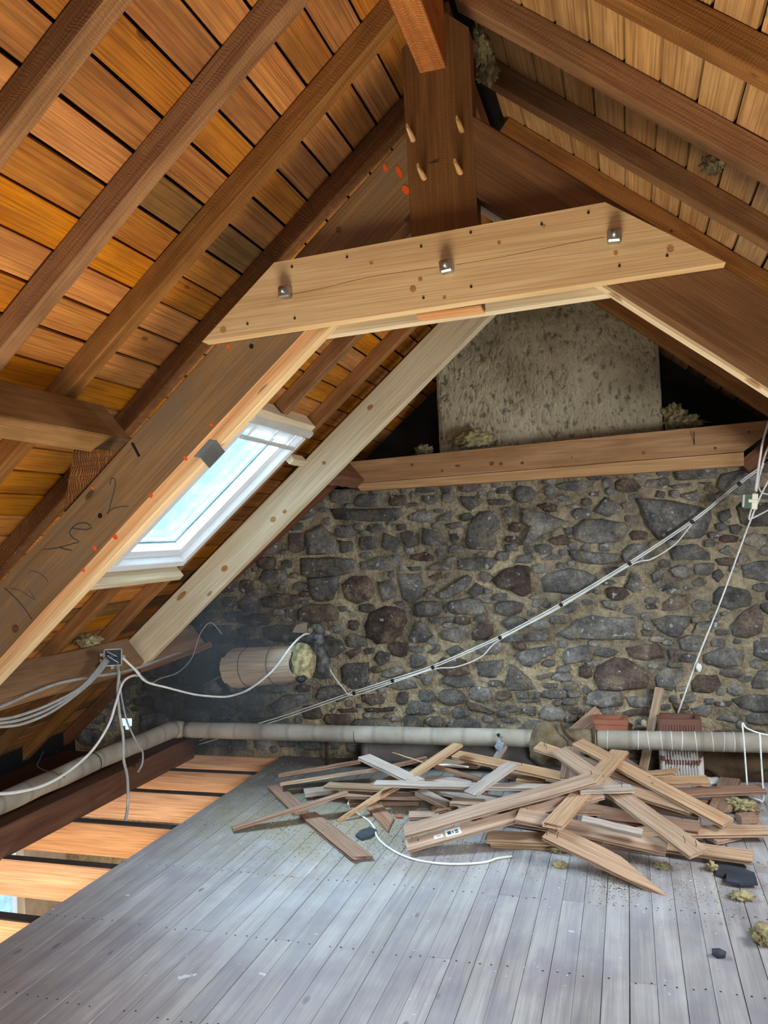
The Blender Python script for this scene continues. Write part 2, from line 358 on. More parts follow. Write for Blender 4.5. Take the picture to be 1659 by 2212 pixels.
def wrap():
    m, t, b = nt('paper_pipe_wrap'); n = N(t); v = n.coords((1, 1, 1), rand=False)
    a = n.noise(v, 4, 6, .3); c = n.ramp(a, [(.3, lin('#82796a')), (.7, lin('#aca495'))])
    wv = n.new('ShaderNodeTexWave'); wv.bands_direction = 'X'; wv.inputs['Scale'].default_value = 1.5; wv.inputs['Distortion'].default_value = 1.2; wv.inputs['Detail'].default_value = 1
    n.link(v, wv.inputs['Vector'])
    c = n.mix(.5, c, n.ramp(wv.outputs['Fac'], [(.0, G4(.55)), (.08, G4(1))]), 'MULTIPLY')
    n.link(c, b.inputs['Base Color']); b.inputs['Roughness'].default_value = .85; n.bump(n.noise(v, 18, 5), b, .3, .01); return m
M_['wrap'] = wrap()
def glass():
    m, t, b = nt('window_glass'); n = N(t); out = t.nodes['Material Output']
    tr = n.new('ShaderNodeBsdfTransparent'); tr.inputs[0].default_value = (.86, .95, 1, 1)
    gl = n.new('ShaderNodeBsdfGlossy'); gl.inputs['Roughness'].default_value = .05
    mx = n.new('ShaderNodeMixShader'); mx.inputs[0].default_value = .07
    n.link(tr.outputs[0], mx.inputs[1]); n.link(gl.outputs[0], mx.inputs[2])
    dirt = n.new('ShaderNodeBsdfDiffuse'); dirt.inputs[0].default_value = (.7, .8, .85, 1); m2 = n.new('ShaderNodeMixShader')
    v = n.coords((1, 1, 1), rand=False); n.link(n.ramp(n.noise(v, 7, 6, .6, .7), [(.45, G4(.0)), (.75, G4(.35))]), m2.inputs[0])
    n.link(mx.outputs[0], m2.inputs[1]); n.link(dirt.outputs[0], m2.inputs[2]); n.link(m2.outputs[0], out.inputs[0]); return m
M_['glass'] = glass()

# ================================================================== the shell
XR, ZR, TA = -0.485, 3.39, 0.84                 # ridge line of the rafter undersides, roof pitch
CA = 1 / math.hypot(1, TA); SA = TA * CA
YB, YF, YW = -3.5, 5.98, 5.52                   # rear gable, upper gable, face of the stone wall
RD = .08                                        # rafter depth
def PL(s, y, n=0.0): return Vector((XR - CA*s + SA*n, y, ZR - SA*s - CA*n))     # s down the slope, n into the room
def PR(s, y, n=0.0): return Vector((XR + CA*s - SA*n, y, ZR - SA*s - CA*n))
NL, NR = Vector((SA, 0, -CA)), Vector((-SA, 0, -CA))
SMAX = 5.22
SK_Y0, SK_Y1, SK_S0, SK_S1 = 3.665, 4.445, 1.735, 2.945          # roof window opening
RAFT_L = [-3.2, -2.7, -2.2, -1.75, -1.3, -.85, -.4, .1, .58, 1.08, 1.53, 1.99, 2.39, 2.86, 3.42, 3.95, 4.45, 4.93, 5.38]
RAFT_R = [-3.2, -2.7, -2.2, -1.75, -1.3, -.85, -.4, .1, .58, 1.14, 1.6, 2.05, 2.5, 2.96, 3.42, 3.9, 4.38, 4.85, 5.3]

OPEN_L = [(SK_S0, SK_S1, SK_Y0, SK_Y1)]; OPEN_R = [(2.48, 3.36, 2.86, 3.78), (1.88, 2.78, -.83, .07)]      # skylight, then unseen roof windows added to house the fill lamps
def slope(name, PF, rafts, mat, opening):
    root = tag(empty(name, (XR, 0, 0)), kind='structure')
    bw = .1305; nb = int(SMAX / bw)
    for i in range(nb):
        s0, s1 = i * bw + .0035 + R.uniform(0, .003), (i + 1) * bw - .0035 - R.uniform(0, .003)
        cuts = [YB]; y = YB
        start = R.randrange(2, 6); k = start
        while k < len(rafts) - 2:
            cuts.append(rafts[k] + .032); k += R.randrange(4, 8)
        cuts.append(YF); spans = []
        for a, b_ in zip(cuts[:-1], cuts[1:]):
            sp = [(a, b_)]
            for (o0, o1, q0, q1) in opening:
                if s1 > o0 and s0 < o1: sp = [x for (c, d) in sp for x in ((c, min(d, q0)), (max(c, q1), d)) if x[1] - x[0] > .01]
            spans += sp
        for a, b_ in spans:
            if b_ - a < .03: continue
            sm = (s0 + s1) / 2; n = -RD - .0105 - R.uniform(0, .004)
            A, B = PF(sm, a + .0015, n), PF(sm, b_ - .0015, n)
            vs, fs = loft(b_ - a - .003, prof_box(s1 - s0, .021, .0015), 3, .0012)
            mesh('plank', vs, fs, M_['roofboard_dark'] if R.random() < .13 else mat, root, frame(A, B, NL if PF is PL else NR))
    # slates outside
    e = .0
    rects = [(-.05, SMAX + .05, YB - .1, YF + .1)]
    for (o0, o1, q0, q1) in opening:
        nw = []
        for (a, b_, c, d) in rects:
            if b_ <= o0 or a >= o1 or d <= q0 or c >= q1: nw.append((a, b_, c, d)); continue
            nw += [r for r in ((a, o0, c, d), (o1, b_, c, d), (max(a, o0), min(b_, o1), c, q0), (max(a, o0), min(b_, o1), q1, d)) if r[1] - r[0] > .001 and r[3] - r[2] > .001]
        rects = nw
    vs, fs = [], []
    for (a, b_, c, d) in rects:
        q = len(vs)
        for nn in (-RD - .026, -RD - .05):
            vs += [PF(a, c, nn), PF(b_, c, nn), PF(b_, d, nn), PF(a, d, nn)]
        fs += [(q, q+1, q+2, q+3), (q+7, q+6, q+5, q+4)] + [(q+i, q+(i+1) % 4, q+4+(i+1) % 4, q+4+i) for i in range(4)]
    mesh('slate_covering', vs, fs, M_['slate_roof'], root)
    return root
slope('ceiling_skylight_slope', PL, RAFT_L, M_['roofboard'], OPEN_L)
slope('ceiling_plain_slope', PR, RAFT_R, M_['roofboard_pale'], OPEN_R)

for nm, A, B in (('ridge_cap', (XR - .12, YB - .1, ZR + .10), (XR + .12, YF + .1, ZR + .26)),):
    tag(box(nm, A, B, M_['slate_roof'], None, 0), kind='structure').name = 'trim_ridge'
for k, xx in ((1, -4.6), (2, 3.5)):
    tag(box('wall_knee_%d' % k, (xx, YB, -.3), (xx + .13, YF, .42), M_['slate_roof'], None, 0), kind='structure')
# ---- floor: boards along the ridge, a strip taken up beside the eaves, an assumed opening under the camera added for the fill lamp
floor = tag(empty('floor', (0, 1, 0)), kind='structure')
JY = [-3.0, -2.4, -1.8, -1.2, -.6, 0., .6, 1.2, 1.78, 2.35, 2.908, 3.483, 4.045, 4.63, 5.105]
FX0, FW = -2.575, .0925
vb, fb, nk = [], [], 0
for i in range(60):
    x0 = FX0 + i * FW + R.uniform(-.001, .001); x1 = FX0 + (i + 1) * FW - .0022
    if x1 > 3.0: break
    cuts = [YB]; k = R.randrange(1, 4)
    while k < len(JY) - 1:
        cuts.append(JY[k] + .035 + R.uniform(-.012, .012)); k += R.randrange(3, 8)
    cuts.append(5.49)
    for a, b_ in zip(cuts[:-1], cuts[1:]):
        parts = [(a, b_)]
        if -1.35 < x0 < .45: parts = [(a, min(b_, -.2)), (max(a, 1.72), b_)]  # boards left out for the assumed opening above the fill lamp
        for (c, d) in parts:
            if d - c < .05: continue
            vs, fs = loft(d - c - .0015, prof_box(x1 - x0, .025, .0012), 2, .0006)
            zt = -.0125 + R.uniform(-.0012, .0012)
            mesh('floorboard', vs, fs, M_['floor'], floor, frame(Vector(((x0+x1)/2, c, zt)), Vector(((x0+x1)/2, d, zt)), (0, 0, 1)))
# boards left of the strip, behind the plate, and in front of the opening
for i in range(11):
    x0 = -4.48 + i * .0925
    vs, fs = loft(8.9, prof_box(.09, .025, .0012), 2, .0006); mesh('floorboard', vs, fs, M_['plate'], floor, frame(Vector((x0, YB, -.014)), Vector((x0, 5.4, -.014)), (0, 0, 1)))
for i in range(8):
    x0 = -3.30 + i * .0925
    vs, fs = loft(5.0, prof_box(.09, .025, .0012), 2, .0006); mesh('floorboard', vs, fs, M_['floor'], floor, frame(Vector((x0 + .045, YB, -.013)), Vector((x0 + .045, 1.5, -.013)), (0, 0, 1)))
for y in JY:
    o = timber('floor_joist', (-4.4, y + .032, -.125), (2.9 if not -.2 < y < 1.6 else -1.4, y + .032, -.125), .065, .195, (0, 0, 1), M_['joist'], segs=6, jit=.002)
    o.data.materials.append(M_['dust'])
    for p in o.data.polygons:
        if p.normal.z > .6: p.material_index = 1
    tag(o, 'pale orange floor joist under the taken-up boards, %s out from the wall joist' % ['first', 'second', 'third', 'fourth', 'fifth', 'sixth', 'seventh', 'eighth', 'ninth', 'tenth', 'eleventh', 'twelfth', 'thirteenth', 'fourteenth', 'fifteenth'][len(JY) - 1 - JY.index(y)], 'joist', 'joists bared beside the eaves')
o = timber('trimmer_joist', (-4.4, 5.53, -.125), (2.9, 5.53, -.125), .05, .2, (0, 0, 1), M_['joist'], segs=6, jit=.002)
tag(o, 'orange end joist lying against the foot of the stone wall', 'joist')
o = timber('eaves_plate', (-3.39, YB, .045), (-3.39, 5.46, .045), .14, .17, (0, 0, 1), M_['plate'], segs=10, jit=.004)
tag(o, 'dark timber plate along the eaves below the lagged pipe', 'beam')

# ---- stone gable wall
wall = tag(empty('wall_gable', (0, YW, 0)), kind='structure')
def grid_sheet(name, xs, zs, yfun, mat, parent, skip=None):
    vs = [(x, yfun(x, z), z) for z in zs for x in xs]; nx = len(xs); fs = []
    for j in range(len(zs) - 1):
        for i in range(nx - 1):
            xc, zc = (xs[i] + xs[i+1]) / 2, (zs[j] + zs[j+1]) / 2
            if skip and skip(xc, zc): continue
            fs.append((j*nx+i, j*nx+i+1, j*nx+nx+i+1, j*nx+nx+i))
    return mesh(name, vs, fs, mat, parent, None, True)
def wall_y(x, z):
    p = Vector((x * 3, z * 3, 1.7)); q = Vector((x * 11, z * 11, 4.2)); r = Vector((x * 31, z * 31, 9.2))
    return YW + .012 * noise.noise(p) + .008 * noise.noise(q) + .004 * noise.noise(r)
GAP = (-3.965, .205)
def in_gap(x, z): return ((x - GAP[0]) / .06) ** 2 + ((z - GAP[1]) / .045) ** 2 < 1
WT = 1.985
xs = list(np.arange(-4.7, 3.72, .03)); zs = list(np.arange(-2.7, 0, .3)) + list(np.arange(0, WT, .03)) + [WT]
grid_sheet('mortar_bed', xs, zs, wall_y, M_['mortar'], wall, lambda x, z: in_gap(x, z) or z > ZR + RD + .12 - TA * abs(x - XR))
box('wall_ledge', (-2.3, YW + .03, WT - .12), (1.33, YF, WT - .005), M_['mortar'], wall, 0)
xs2 = list(np.arange(-4.7, 3.72, .06)); zs2 = list(np.arange(WT - .05, 3.6, .06))
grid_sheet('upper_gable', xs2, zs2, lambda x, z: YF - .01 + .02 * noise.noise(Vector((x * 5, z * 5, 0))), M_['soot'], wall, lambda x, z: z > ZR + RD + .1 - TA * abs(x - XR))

# stones: the ones that can be told apart, read off the wall, the rest filled in between
T = {1: (650, 1040, 4.608), 2: (980, 1000, 4.608), 3: (1300, 1000, 4.621), 4: (650, 1280, 4.608), 5: (980, 1280, 4.608), 6: (1300, 1280, 4.621), 7: (380, 1280, 4.608)}
ST = {1: '''270,270 520,265 1000,262 1020,330 960,390 760,400 640,400 330,380|1060,340 1230,275 1310,320 1320,400 1200,410 1070,380|1370,350 1500,290 1525,330 1480,390 1350,400
|575,560 700,540 745,600 755,670 600,695 572,650|830,510 960,560 990,620 940,660 850,690 805,640|980,510 1080,480 1170,520 1185,640 1080,660 1000,600|1215,460 1290,470 1390,510 1460,640 1330,650 1210,620
|1480,530 1550,510 1585,560 1540,630 1490,600|580,810 720,760 980,720 1015,800 960,850 780,880 590,880|1090,730 1230,700 1330,740 1330,790 1180,800 1080,770|1260,840 1380,800 1500,830 1515,870 1400,890 1260,880
|1055,850 1200,840 1210,880 1100,900|75,960 390,945 370,1050 330,1180 200,1205 120,1180 90,1080|410,1020 520,935 660,935 720,1000 750,1110 680,1190 560,1230 440,1160|760,1000 900,960 960,1050 970,1150 820,1200 790,1110
|955,910 1190,910 1220,1010 1220,1150 1110,1220 1010,1180 975,1050|1260,950 1400,900 1410,960 1340,1000|1240,1060 1370,1010 1360,1050 1270,1095|1330,1130 1480,1040 1659,920 1720,950 1659,1060 1480,1170 1400,1170
|370,580 520,600 530,690 400,720|0,760 300,750 530,770 535,900 380,945 100,960 0,930|40,500 200,420 370,560 360,720 60,740|1080,210 1190,220 1150,250 1070,260|1200,140 1380,130 1360,210 1270,240 1200,190|1430,430 1600,400 1610,460 1500,480''',
2: '''120,720 180,560 260,480 370,470 460,560 470,650 400,700 440,800 400,880 150,860 115,800|690,440 830,480 960,510 1155,580 1010,680 880,720 800,800 670,830 760,640 740,610 665,590|60,330 250,330 310,380 170,480 90,420
|330,360 500,350 570,380 500,420 350,420|470,450 620,430 600,480 480,480|820,420 930,390 1030,420 1030,490 930,500|1000,350 1080,300 1170,330 1170,370 1070,390|1090,430 1220,400 1270,440 1180,460
|1390,490 1510,335 1659,400 1659,500 1540,540|1180,640 1290,560 1480,550 1700,590 1770,640 1700,740 1620,800 1300,800 1210,760|20,970 150,935 400,940 440,980 380,1060 200,1075 50,1060|640,920 770,885 805,950 780,1000 610,1000
|380,1170 480,1060 640,1010 755,1020 770,1150 780,1290 700,1340 560,1270 430,1240|860,1150 960,1080 1160,1040 1320,1070 1440,1150 1470,1220 1350,1300 1180,1310 880,1290|1130,860 1260,870 1480,890 1659,910 1659,980 1500,1020 1370,1010 1200,970
|860,970 980,900 1090,920 1080,960|940,770 1080,700 1175,750 1150,820 1000,820|510,810 640,800 640,880 520,890|1340,300 1450,280 1450,340 1370,330|1010,220 1100,190 1330,170 1420,180 1390,240 1200,290 1050,260|130,1290 220,1190 310,1230 300,1310 200,1340''',
3: '''345,345 700,370 960,430 1090,460 1100,560 1060,700 990,760 560,775 480,680 400,520|560,270 640,290 620,350 540,340|760,320 960,270 975,370 920,390 800,350|1060,310 1180,290 1250,360 1180,390 1070,380|1160,490 1270,460 1310,540 1200,600 1150,550
|1270,620 1360,600 1410,640 1350,720 1280,710|670,870 760,820 960,810 1090,900 1080,970 900,970 700,970|490,1110 590,1040 650,1080 560,1190 510,1200|670,1060 760,1010 860,1030 890,1110 830,1160 720,1140|220,1240 300,1080 400,1160 440,1260 330,1290
|900,1180 980,1140 1050,1200 1000,1240 910,1230|1100,1090 1180,1050 1230,1120 1160,1190 1110,1150|1170,880 1260,820 1340,860 1250,930|540,1250 700,1190 720,1240 600,1290|660,230 880,200 900,230 700,260|950,200 1110,190 1080,230''',
4: '''630,330 680,200 830,120 960,130 1040,200 1060,290 1000,420 920,500 760,520 660,440|1070,440 1180,280 1250,330 1330,430 1230,500 1090,500|1270,250 1440,240 1540,230 1520,290 1300,310|315,330 380,300 420,360 410,420 330,400
|430,600 600,540 600,600 500,660|720,660 780,570 890,600 880,690 790,740|1060,530 1220,530 1225,600 1100,590|1250,600 1380,510 1400,570 1340,620|390,750 450,700 680,690 690,850 650,950 520,970 410,900|810,770 980,720 1050,790 920,850 810,840
|840,930 1020,860 1130,880 1170,950 1000,970|1370,400 1490,350 1620,330 1659,420 1560,500 1400,460|1440,580 1560,510 1620,570 1500,640|1390,860 1450,820 1659,830 1740,890 1740,930 1560,950 1430,910|1040,1160 1100,1070 1280,1090 1330,1180 1270,1220 1060,1210
|630,1150 950,1130 930,1180 650,1190|360,1160 560,1140 580,1190 400,1200|1180,820 1330,800 1290,930 1220,930|470,170 580,200 540,250 490,230''',
5: '''180,400 260,290 400,310 390,400 340,470 190,470|460,500 510,430 850,380 950,410 930,470 560,500|1030,410 1140,350 1220,260 1380,220 1659,250 1840,240 1810,330 1850,470 1640,470 1300,460 1120,460|600,620 680,570 1010,520 1030,590 900,660 770,750 690,720
|1130,560 1330,510 1370,620 1370,680 1100,720 1080,640|200,690 500,660 500,740 430,850 250,830|500,930 560,700 640,750 750,840 840,970 560,980|830,830 1020,790 940,850 840,870|870,900 1040,900 1040,950 900,950|1080,870 1250,880 1220,970 1130,990 1100,940
|1390,810 1420,730 1600,640 1730,650 1880,750 1960,850 1920,950 1659,975 1450,970 1400,900|1270,960 1320,920 1380,980 1290,1010|120,1070 260,1120 420,1190 400,1210 140,1160|470,1150 560,1110 680,1160 640,1190 490,1180|480,1270 620,1240 660,1290 500,1300
|980,1080 1100,1060 1060,1130 990,1120|1090,1240 1240,1200 1240,1290 1120,1290|640,1060 860,1060 880,1090 700,1090|1050,180 1180,100 1260,110 1200,200 1120,220|420,100 600,70 710,120 680,200 560,240 420,200|860,130 930,60 970,110 930,170''',
6: '''490,270 650,225 905,230 870,330 780,450 700,450 560,370|890,110 940,60 1080,100 1110,150 1010,200 910,170|600,110 720,20 850,20 850,130 760,180 600,180|900,400 960,290 1160,270 1190,330 1100,370 920,410|1270,330 1420,170 1560,100 1610,250 1600,400 1450,460 1300,430
|240,550 400,520 560,500 620,560 620,650 420,680 280,630|760,660 820,600 940,620 950,690 780,690|1010,620 1180,540 1440,560 1460,620 1390,730 1180,750 1010,700|530,830 640,740 830,770 800,880 700,980 550,960|880,900 950,820 1150,820 1200,930 1090,1010 900,990
|1490,900 1560,780 1659,760 1659,960 1500,960|430,120 520,100 560,160 450,170|210,120 300,110 320,160 240,160|0,80 90,70 170,140 130,180 20,150|1170,200 1270,170 1300,200 1200,240|1130,1260 1220,1190 1390,1260 1340,1300|870,1160 1080,1110 1110,1180 1060,1250 920,1220
|700,1110 860,1090 880,1160 740,1170|1110,1090 1310,1080 1290,1130 1150,1130|660,560 740,590 680,670|400,370 540,380 500,440 400,430|190,1200 300,1150 480,1170 480,1220 250,1240''',
7: '''610,90 740,20 830,60 830,160 700,200 620,160|850,60 1000,0 1250,20 1230,110 1060,160 880,140|600,1010 860,980 920,1100 890,1200 600,1190|930,1120 1100,1010 1350,1010 1350,1080 1000,1230|200,1490 260,1440 390,1470 480,1530 330,1540'''}
CELL = .012; OX, OZ = -4.5, -.02; NX, NZ = int(7.9 / CELL), int(2.03 / CELL)
occ = np.zeros((NX, NZ), bool)
gx = OX + (np.arange(NX) + .5) * CELL; gz = OZ + (np.arange(NZ) + .5) * CELL
def poly_mask(P):
    xs = [p[0] for p in P]; zs = [p[1] for p in P]
    i0, i1 = max(0, int((min(xs)-OX)/CELL) - 1), min(NX, int((max(xs)-OX)/CELL) + 2)
    j0, j1 = max(0, int((min(zs)-OZ)/CELL) - 1), min(NZ, int((max(zs)-OZ)/CELL) + 2)
    if i1 <= i0 or j1 <= j0: return None
    X, Z = np.meshgrid(gx[i0:i1], gz[j0:j1], indexing='ij'); ins = np.zeros(X.shape, bool); n = len(P)
    for k in range(n):
        x0, z0 = P[k]; x1, z1 = P[(k+1) % n]
        c = ((z0 > Z) != (z1 > Z)) & (X < (x1 - x0) * (Z - z0) / ((z1 - z0) or 1e-9) + x0); ins ^= c
    return (i0, i1, j0, j1, ins)
def stamp(P, grow=1.0):
    c = np.mean(np.array(P), 0); Q = [tuple(c + (np.array(p) - c) * grow) for p in P]
    m = poly_mask(Q)
    if m: occ[m[0]:m[1], m[2]:m[3]] |= m[4]
stones = []
for k, (ox, oy, s) in T.items():
    for poly in ST[k].replace('\n', '').split('|'):
        P = []
        for pr in poly.split():
            u, v = (float(q) for q in pr.split(',')); p = at(ox + u / s, oy + v / s, 'y', YW); P.append((p.x, p.z))
        stones.append(P); stamp(P, 1.0)
def blob(cx, cz, a, b_):
    n = R.randrange(7, 10); sq = R.uniform(.55, .9); ph = R.uniform(0, 6.28); P = []
    for i in range(n):
        t = 2 * math.pi * i / n + R.uniform(-.2, .2); c, s = math.cos(t), math.sin(t)
        r = R.uniform(.86, 1.1); P.append((cx + a * math.copysign(abs(c) ** sq, c) * r, cz + b_ * math.copysign(abs(s) ** sq, s) * r))
    return P
def roofz(x): return ZR + RD - TA * abs(x - XR) + .1
fill = []
for (a0, a1, b0, b1, tries) in ((.13, .2, .06, .1, 1500), (.08, .14, .045, .08, 5000), (.05, .1, .03, .055, 9000), (.03, .055, .02, .034, 9000)):
    for _ in range(tries):
        cx, cz = R.uniform(-4.45, 3.3), R.uniform(.02, WT - .03); a, b_ = R.uniform(a0, a1), R.uniform(b0, b1)
        if cz > roofz(cx): continue
        if abs(cx - GAP[0]) < a + .07 and abs(cz - GAP[1]) < b_ + .06: continue
        i, j = int((cx - OX) / CELL), int((cz - OZ) / CELL)
        if occ[min(i, NX-1), min(j, NZ-1)]: continue
        P = blob(cx, cz, a, b_)
        if min(p[1] for p in P) < 0 or max(p[1] for p in P) > WT: continue
        m = poly_mask([(cx + (x - cx) * 1.0, cz + (z - cz) * 1.0) for x, z in P])
        if m is None or (occ[m[0]:m[1], m[2]:m[3]] & m[4]).any(): continue
        fill.append(P); stamp(P, 1.05)
def stone_geo(P, seed):
    c = np.mean(np.array(P), 0); n0 = len(P); Q = []
    for i in range(n0):                                     # chip the outline
        a, b_ = np.array(P[i]), np.array(P[(i + 1) % n0]); L = np.linalg.norm(b_ - a); k = max(1, min(4, int(L / .035)))
        for j in range(k):
            p = a + (b_ - a) * j / k; d = (p - c); d /= (np.linalg.norm(d) + 1e-9)
            Q.append(p + d * R.uniform(-.006, .004))
    n = len(Q); size = np.sqrt(abs(sum(P[i][0]*P[(i+1) % n0][1] - P[(i+1) % n0][0]*P[i][1] for i in range(n0))) / 2)
    H = min(.045, .012 + size * .11) * R.uniform(.7, 1.25); vs = []; fs = []
    tx, tz = R.uniform(-.08, .08), R.uniform(-.08, .08)
    for (f, h) in ((1.0, -.02), (.97, H * .55), (.86, H), (.5, H * 1.08)):
        for p in Q:
            q = c + (p - c) * f; hh = h + (noise.noise(Vector((q[0] * 14, q[1] * 14, seed))) * .35 * H + tx * (q[0] - c[0]) + tz * (q[1] - c[1]) if h > 0 else 0)
            vs.append((q[0] - c[0], -hh, q[1] - c[1]))
    vs.append((0, -H * 1.1, 0))
    for r in range(3):
        for i in range(n): j = (i + 1) % n; fs.append((r*n+i, r*n+j, r*n+n+j, r*n+n+i))
    for i in range(n): fs.append((3*n+i, 3*n+(i+1) % n, 4*n))
    return vs, fs, c
def vis(P):
    c = np.mean(np.array(P), 0); A = abs(sum(P[i][0]*P[(i+1) % len(P)][1] - P[(i+1) % len(P)][0]*P[i][1] for i in range(len(P)))) / 2
    return A if -3.3 < c[0] < .95 and c[1] > .12 else A * .02
fill.sort(key=vis, reverse=True); keep = fill[:300 - len(stones)]; rest = fill[300 - len(stones):]
for i, P in enumerate(stones + keep):
    vs, fs, c = stone_geo(P, i * 1.37); mesh('stone', vs, fs, M_['stone'], wall, Matrix.Translation((c[0], YW, c[1])), True)
vs, fs = [], []
for i, P in enumerate(rest):
    v, f, c = stone_geo(P, 900 + i * 1.37); q = len(vs); vs += [(a + c[0], b_ + YW, z + c[1]) for a, b_, z in v]; fs += [[k + q for k in ff] for ff in f]
if vs: tag(mesh('small_stones', vs, fs, M_['stone'], wall, None, True), kind='stuff')

# rear gable with an opening added for the fill lamp, and the low side walls out of view
rw = tag(empty('wall_rear', (0, YB, 0)), kind='structure')
box('rear_masonry', (-4.7, YB - .2, -.1), (3.7, YB - .02, .65), M_['plaster'], rw, 0); box('rear_masonry', (-4.7, YB - .2, 1.9), (3.7, YB - .02, 3.7), M_['plaster'], rw, 0)
box('rear_masonry', (-4.7, YB - .2, .65), (-1.1, YB - .02, 1.9), M_['plaster'], rw, 0); box('rear_masonry', (.5, YB - .2, .65), (3.7, YB - .02, 1.9), M_['plaster'], rw, 0)
# room below
rb = tag(empty('wall_room_below', (-2.5, 2, -2.6)), kind='structure')
box('lower_floor', (-4.6, -3.2, -2.75), (3.2, 5.6, -2.65), M_['lowfloor'], rb, 0)
box('lower_wall', (-4.72, -3.2, -2.7), (-4.6, 4.35, 0), M_['plaster'], rb, 0); box('lower_wall', (-4.72, 5.05, -2.7), (-4.6, 5.6, 0), M_['plaster'], rb, 0)
box('lower_wall', (-4.72, 4.35, -2.7), (-4.6, 5.05, -1.7), M_['plaster'], rb, 0); box('lower_wall', (-4.72, 4.35, -.55), (-4.6, 5.05, 0), M_['plaster'], rb, 0)
box('lower_wall', (-4.7, -3.3, -2.7), (3.2, -3.2, 0), M_['plaster'], rb, 0); box('lower_wall', (3.1, -3.2, -2.7), (3.2, 5.6, 0), M_['plaster'], rb, 0)
box('lower_ceiling', (-2.2, 1.75, -.27), (3.1, 5.5, -.235), M_['plaster'], rb, 0); box('lower_ceiling', (.5, -3.2, -.27), (3.1, 1.75, -.235), M_['plaster'], rb, 0)
wn = tag(empty('window_2', (-4.66, 4.7, -1.7)), kind='structure')
for (lo, hi) in (((-4.7, 4.35, -1.7), (-4.62, 4.41, -.55)), ((-4.7, 4.99, -1.7), (-4.62, 5.05, -.55)), ((-4.7, 4.41, -1.7), (-4.62, 4.99, -1.64)), ((-4.7, 4.41, -.61), (-4.62, 4.99, -.55)), ((-4.7, 4.68, -1.64), (-4.63, 4.72, -.61))):
    box('window_frame', lo, hi, M_['white'], wn)
box('window_pane', (-4.67, 4.41, -1.64), (-4.664, 4.99, -.61), M_['glass'], wn, 0)

# ================================================================== roof timbers
ORD = ['first', 'second', 'third', 'fourth', 'fifth', 'sixth', 'seventh', 'eighth', 'ninth', 'tenth', 'eleventh', 'twelfth', 'thirteenth', 'fourteenth', 'fifteenth', 'sixteenth']
def which(y, ys):
    near = sorted([q for q in ys if q < 2.43], reverse=True); far = sorted(q for q in ys if q >= 2.43)
    return '%s from the king post %s' % ((ORD[near.index(y)], 'away from the stone wall') if y in near else (ORD[far.index(y)], 'towards the stone wall'))
GL = 'rafters of the skylight slope'; GR = 'rafters of the paler boarded slope'
def rafterL(y, s0, s1, mat, lab, grp=None, wd=.065):
    o = timber('rafter', PL(s0, y + wd/2, -RD/2), PL(s1, y + wd/2, -RD/2), wd, RD, NL, mat, segs=14, jit=.0025)
    return tag(o, lab, 'rafter', grp)
def rafterR(y, s0, s1, mat, lab, grp=None, wd=.07):
    o = timber('rafter', PR(s0, y + wd/2, -RD/2), PR(s1, y + wd/2, -RD/2), wd, RD, NR, mat, segs=14, jit=.0025)
    return tag(o, lab, 'rafter', grp)
for y in RAFT_L:
    if y == 3.95:
        rafterL(y, .05, SK_S0 - .06, M_['rafter'], 'brown rafter cut off at the timber above the skylight')
        rafterL(y, SK_S1 + .06, SMAX, M_['rafter'], 'brown rafter stub running down from below the skylight')
    elif y == 2.86: rafterL(y, .05, SMAX, M_['rough'], 'red-brown rough-sawn rafter just above the marked truss rafter')
    elif y == 4.45: rafterL(y, .05, SMAX, M_['rafter'], 'brown rafter running down beside the skylight frame towards the stone wall')
    elif y == 5.38: rafterL(y, .05, SMAX, M_['brace'], 'dark red-brown rafter against the stone gable on the skylight slope', wd=.08)
    else: rafterL(y, .05, SMAX, M_['rafter'], 'brown rafter under the skylight slope, ' + which(y, RAFT_L), GL)
for y in RAFT_R:
    if y == 5.3: rafterR(y, .05, SMAX, M_['rafter'], 'brown rafter against the gable above the end of the ledger beam')
    else:
        cut = [o_ for o_ in OPEN_R if o_[2] - .07 < y < o_[3]]
        rafterR(y, .05, cut[0][0] - .02 if cut else SMAX, M_['rafter'], 'brown rafter under the paler slope, ' + which(y, RAFT_R), GR)
        if cut: rafterR(y, cut[0][1] + .02, SMAX, M_['rafter'], 'rafter stub below a roof window, ' + which(y, RAFT_R), GR)

# ridge beam
o = timber('ridge_beam', (-.515, YB, 3.225), (-.515, 2.43, 3.225), .088, .27, (0, 0, 1), M_['ridge'], segs=16, jit=.003)
tag(o, 'rough orange-brown ridge beam ending on the face of the king post', 'beam')
o = timber('ridge_beam', (-.515, 2.51, 3.31), (-.515, 5.55, 3.31), .088, .11, (0, 0, 1), M_['rafter'], segs=10, jit=.003)
tag(o, 'dark ridge beam between the king post and the gable', 'beam')
# king post
kp = empty('king_post', (-.505, 2.47, 2.33)); tag(kp, 'dark brown king post with four pale wooden pegs', 'post')
pts = [(-.612, 2.318), (-.398, 2.318), (-.394, 3.205), (-.50, 3.30), (-.616, 3.185)]
me_o = prism_y('post', pts, 2.43, 2.503, M_['post'], kp)
# turn grain upright
me_o.data.transform(Matrix.Rotation(math.radians(90), 4, 'Y')); me_o.matrix_basis = me_o.matrix_basis @ Matrix.Rotation(math.radians(-90), 4, 'Y'); WM[me_o.name] = me_o.matrix_basis.copy()
for (u, v) in ((894, 305), (918, 388), (999, 285), (996, 376)):
    p = at(u, v, 'y', 2.44); timber('peg', p, p + Vector((R.uniform(-.008, .004), -.088, R.uniform(-.004, .006))), .017, .016, (0, 0, 1), M_['peg'], kp, segs=4, jit=.001, taper=lambda t: (1 - .55 * max(0, t - .4) / .6, 0))
tube('nail', [at(922, 354, 'y', 2.432), at(948, 349, 'y', 2.425)], .0016, M_['rust'], kp, 6)
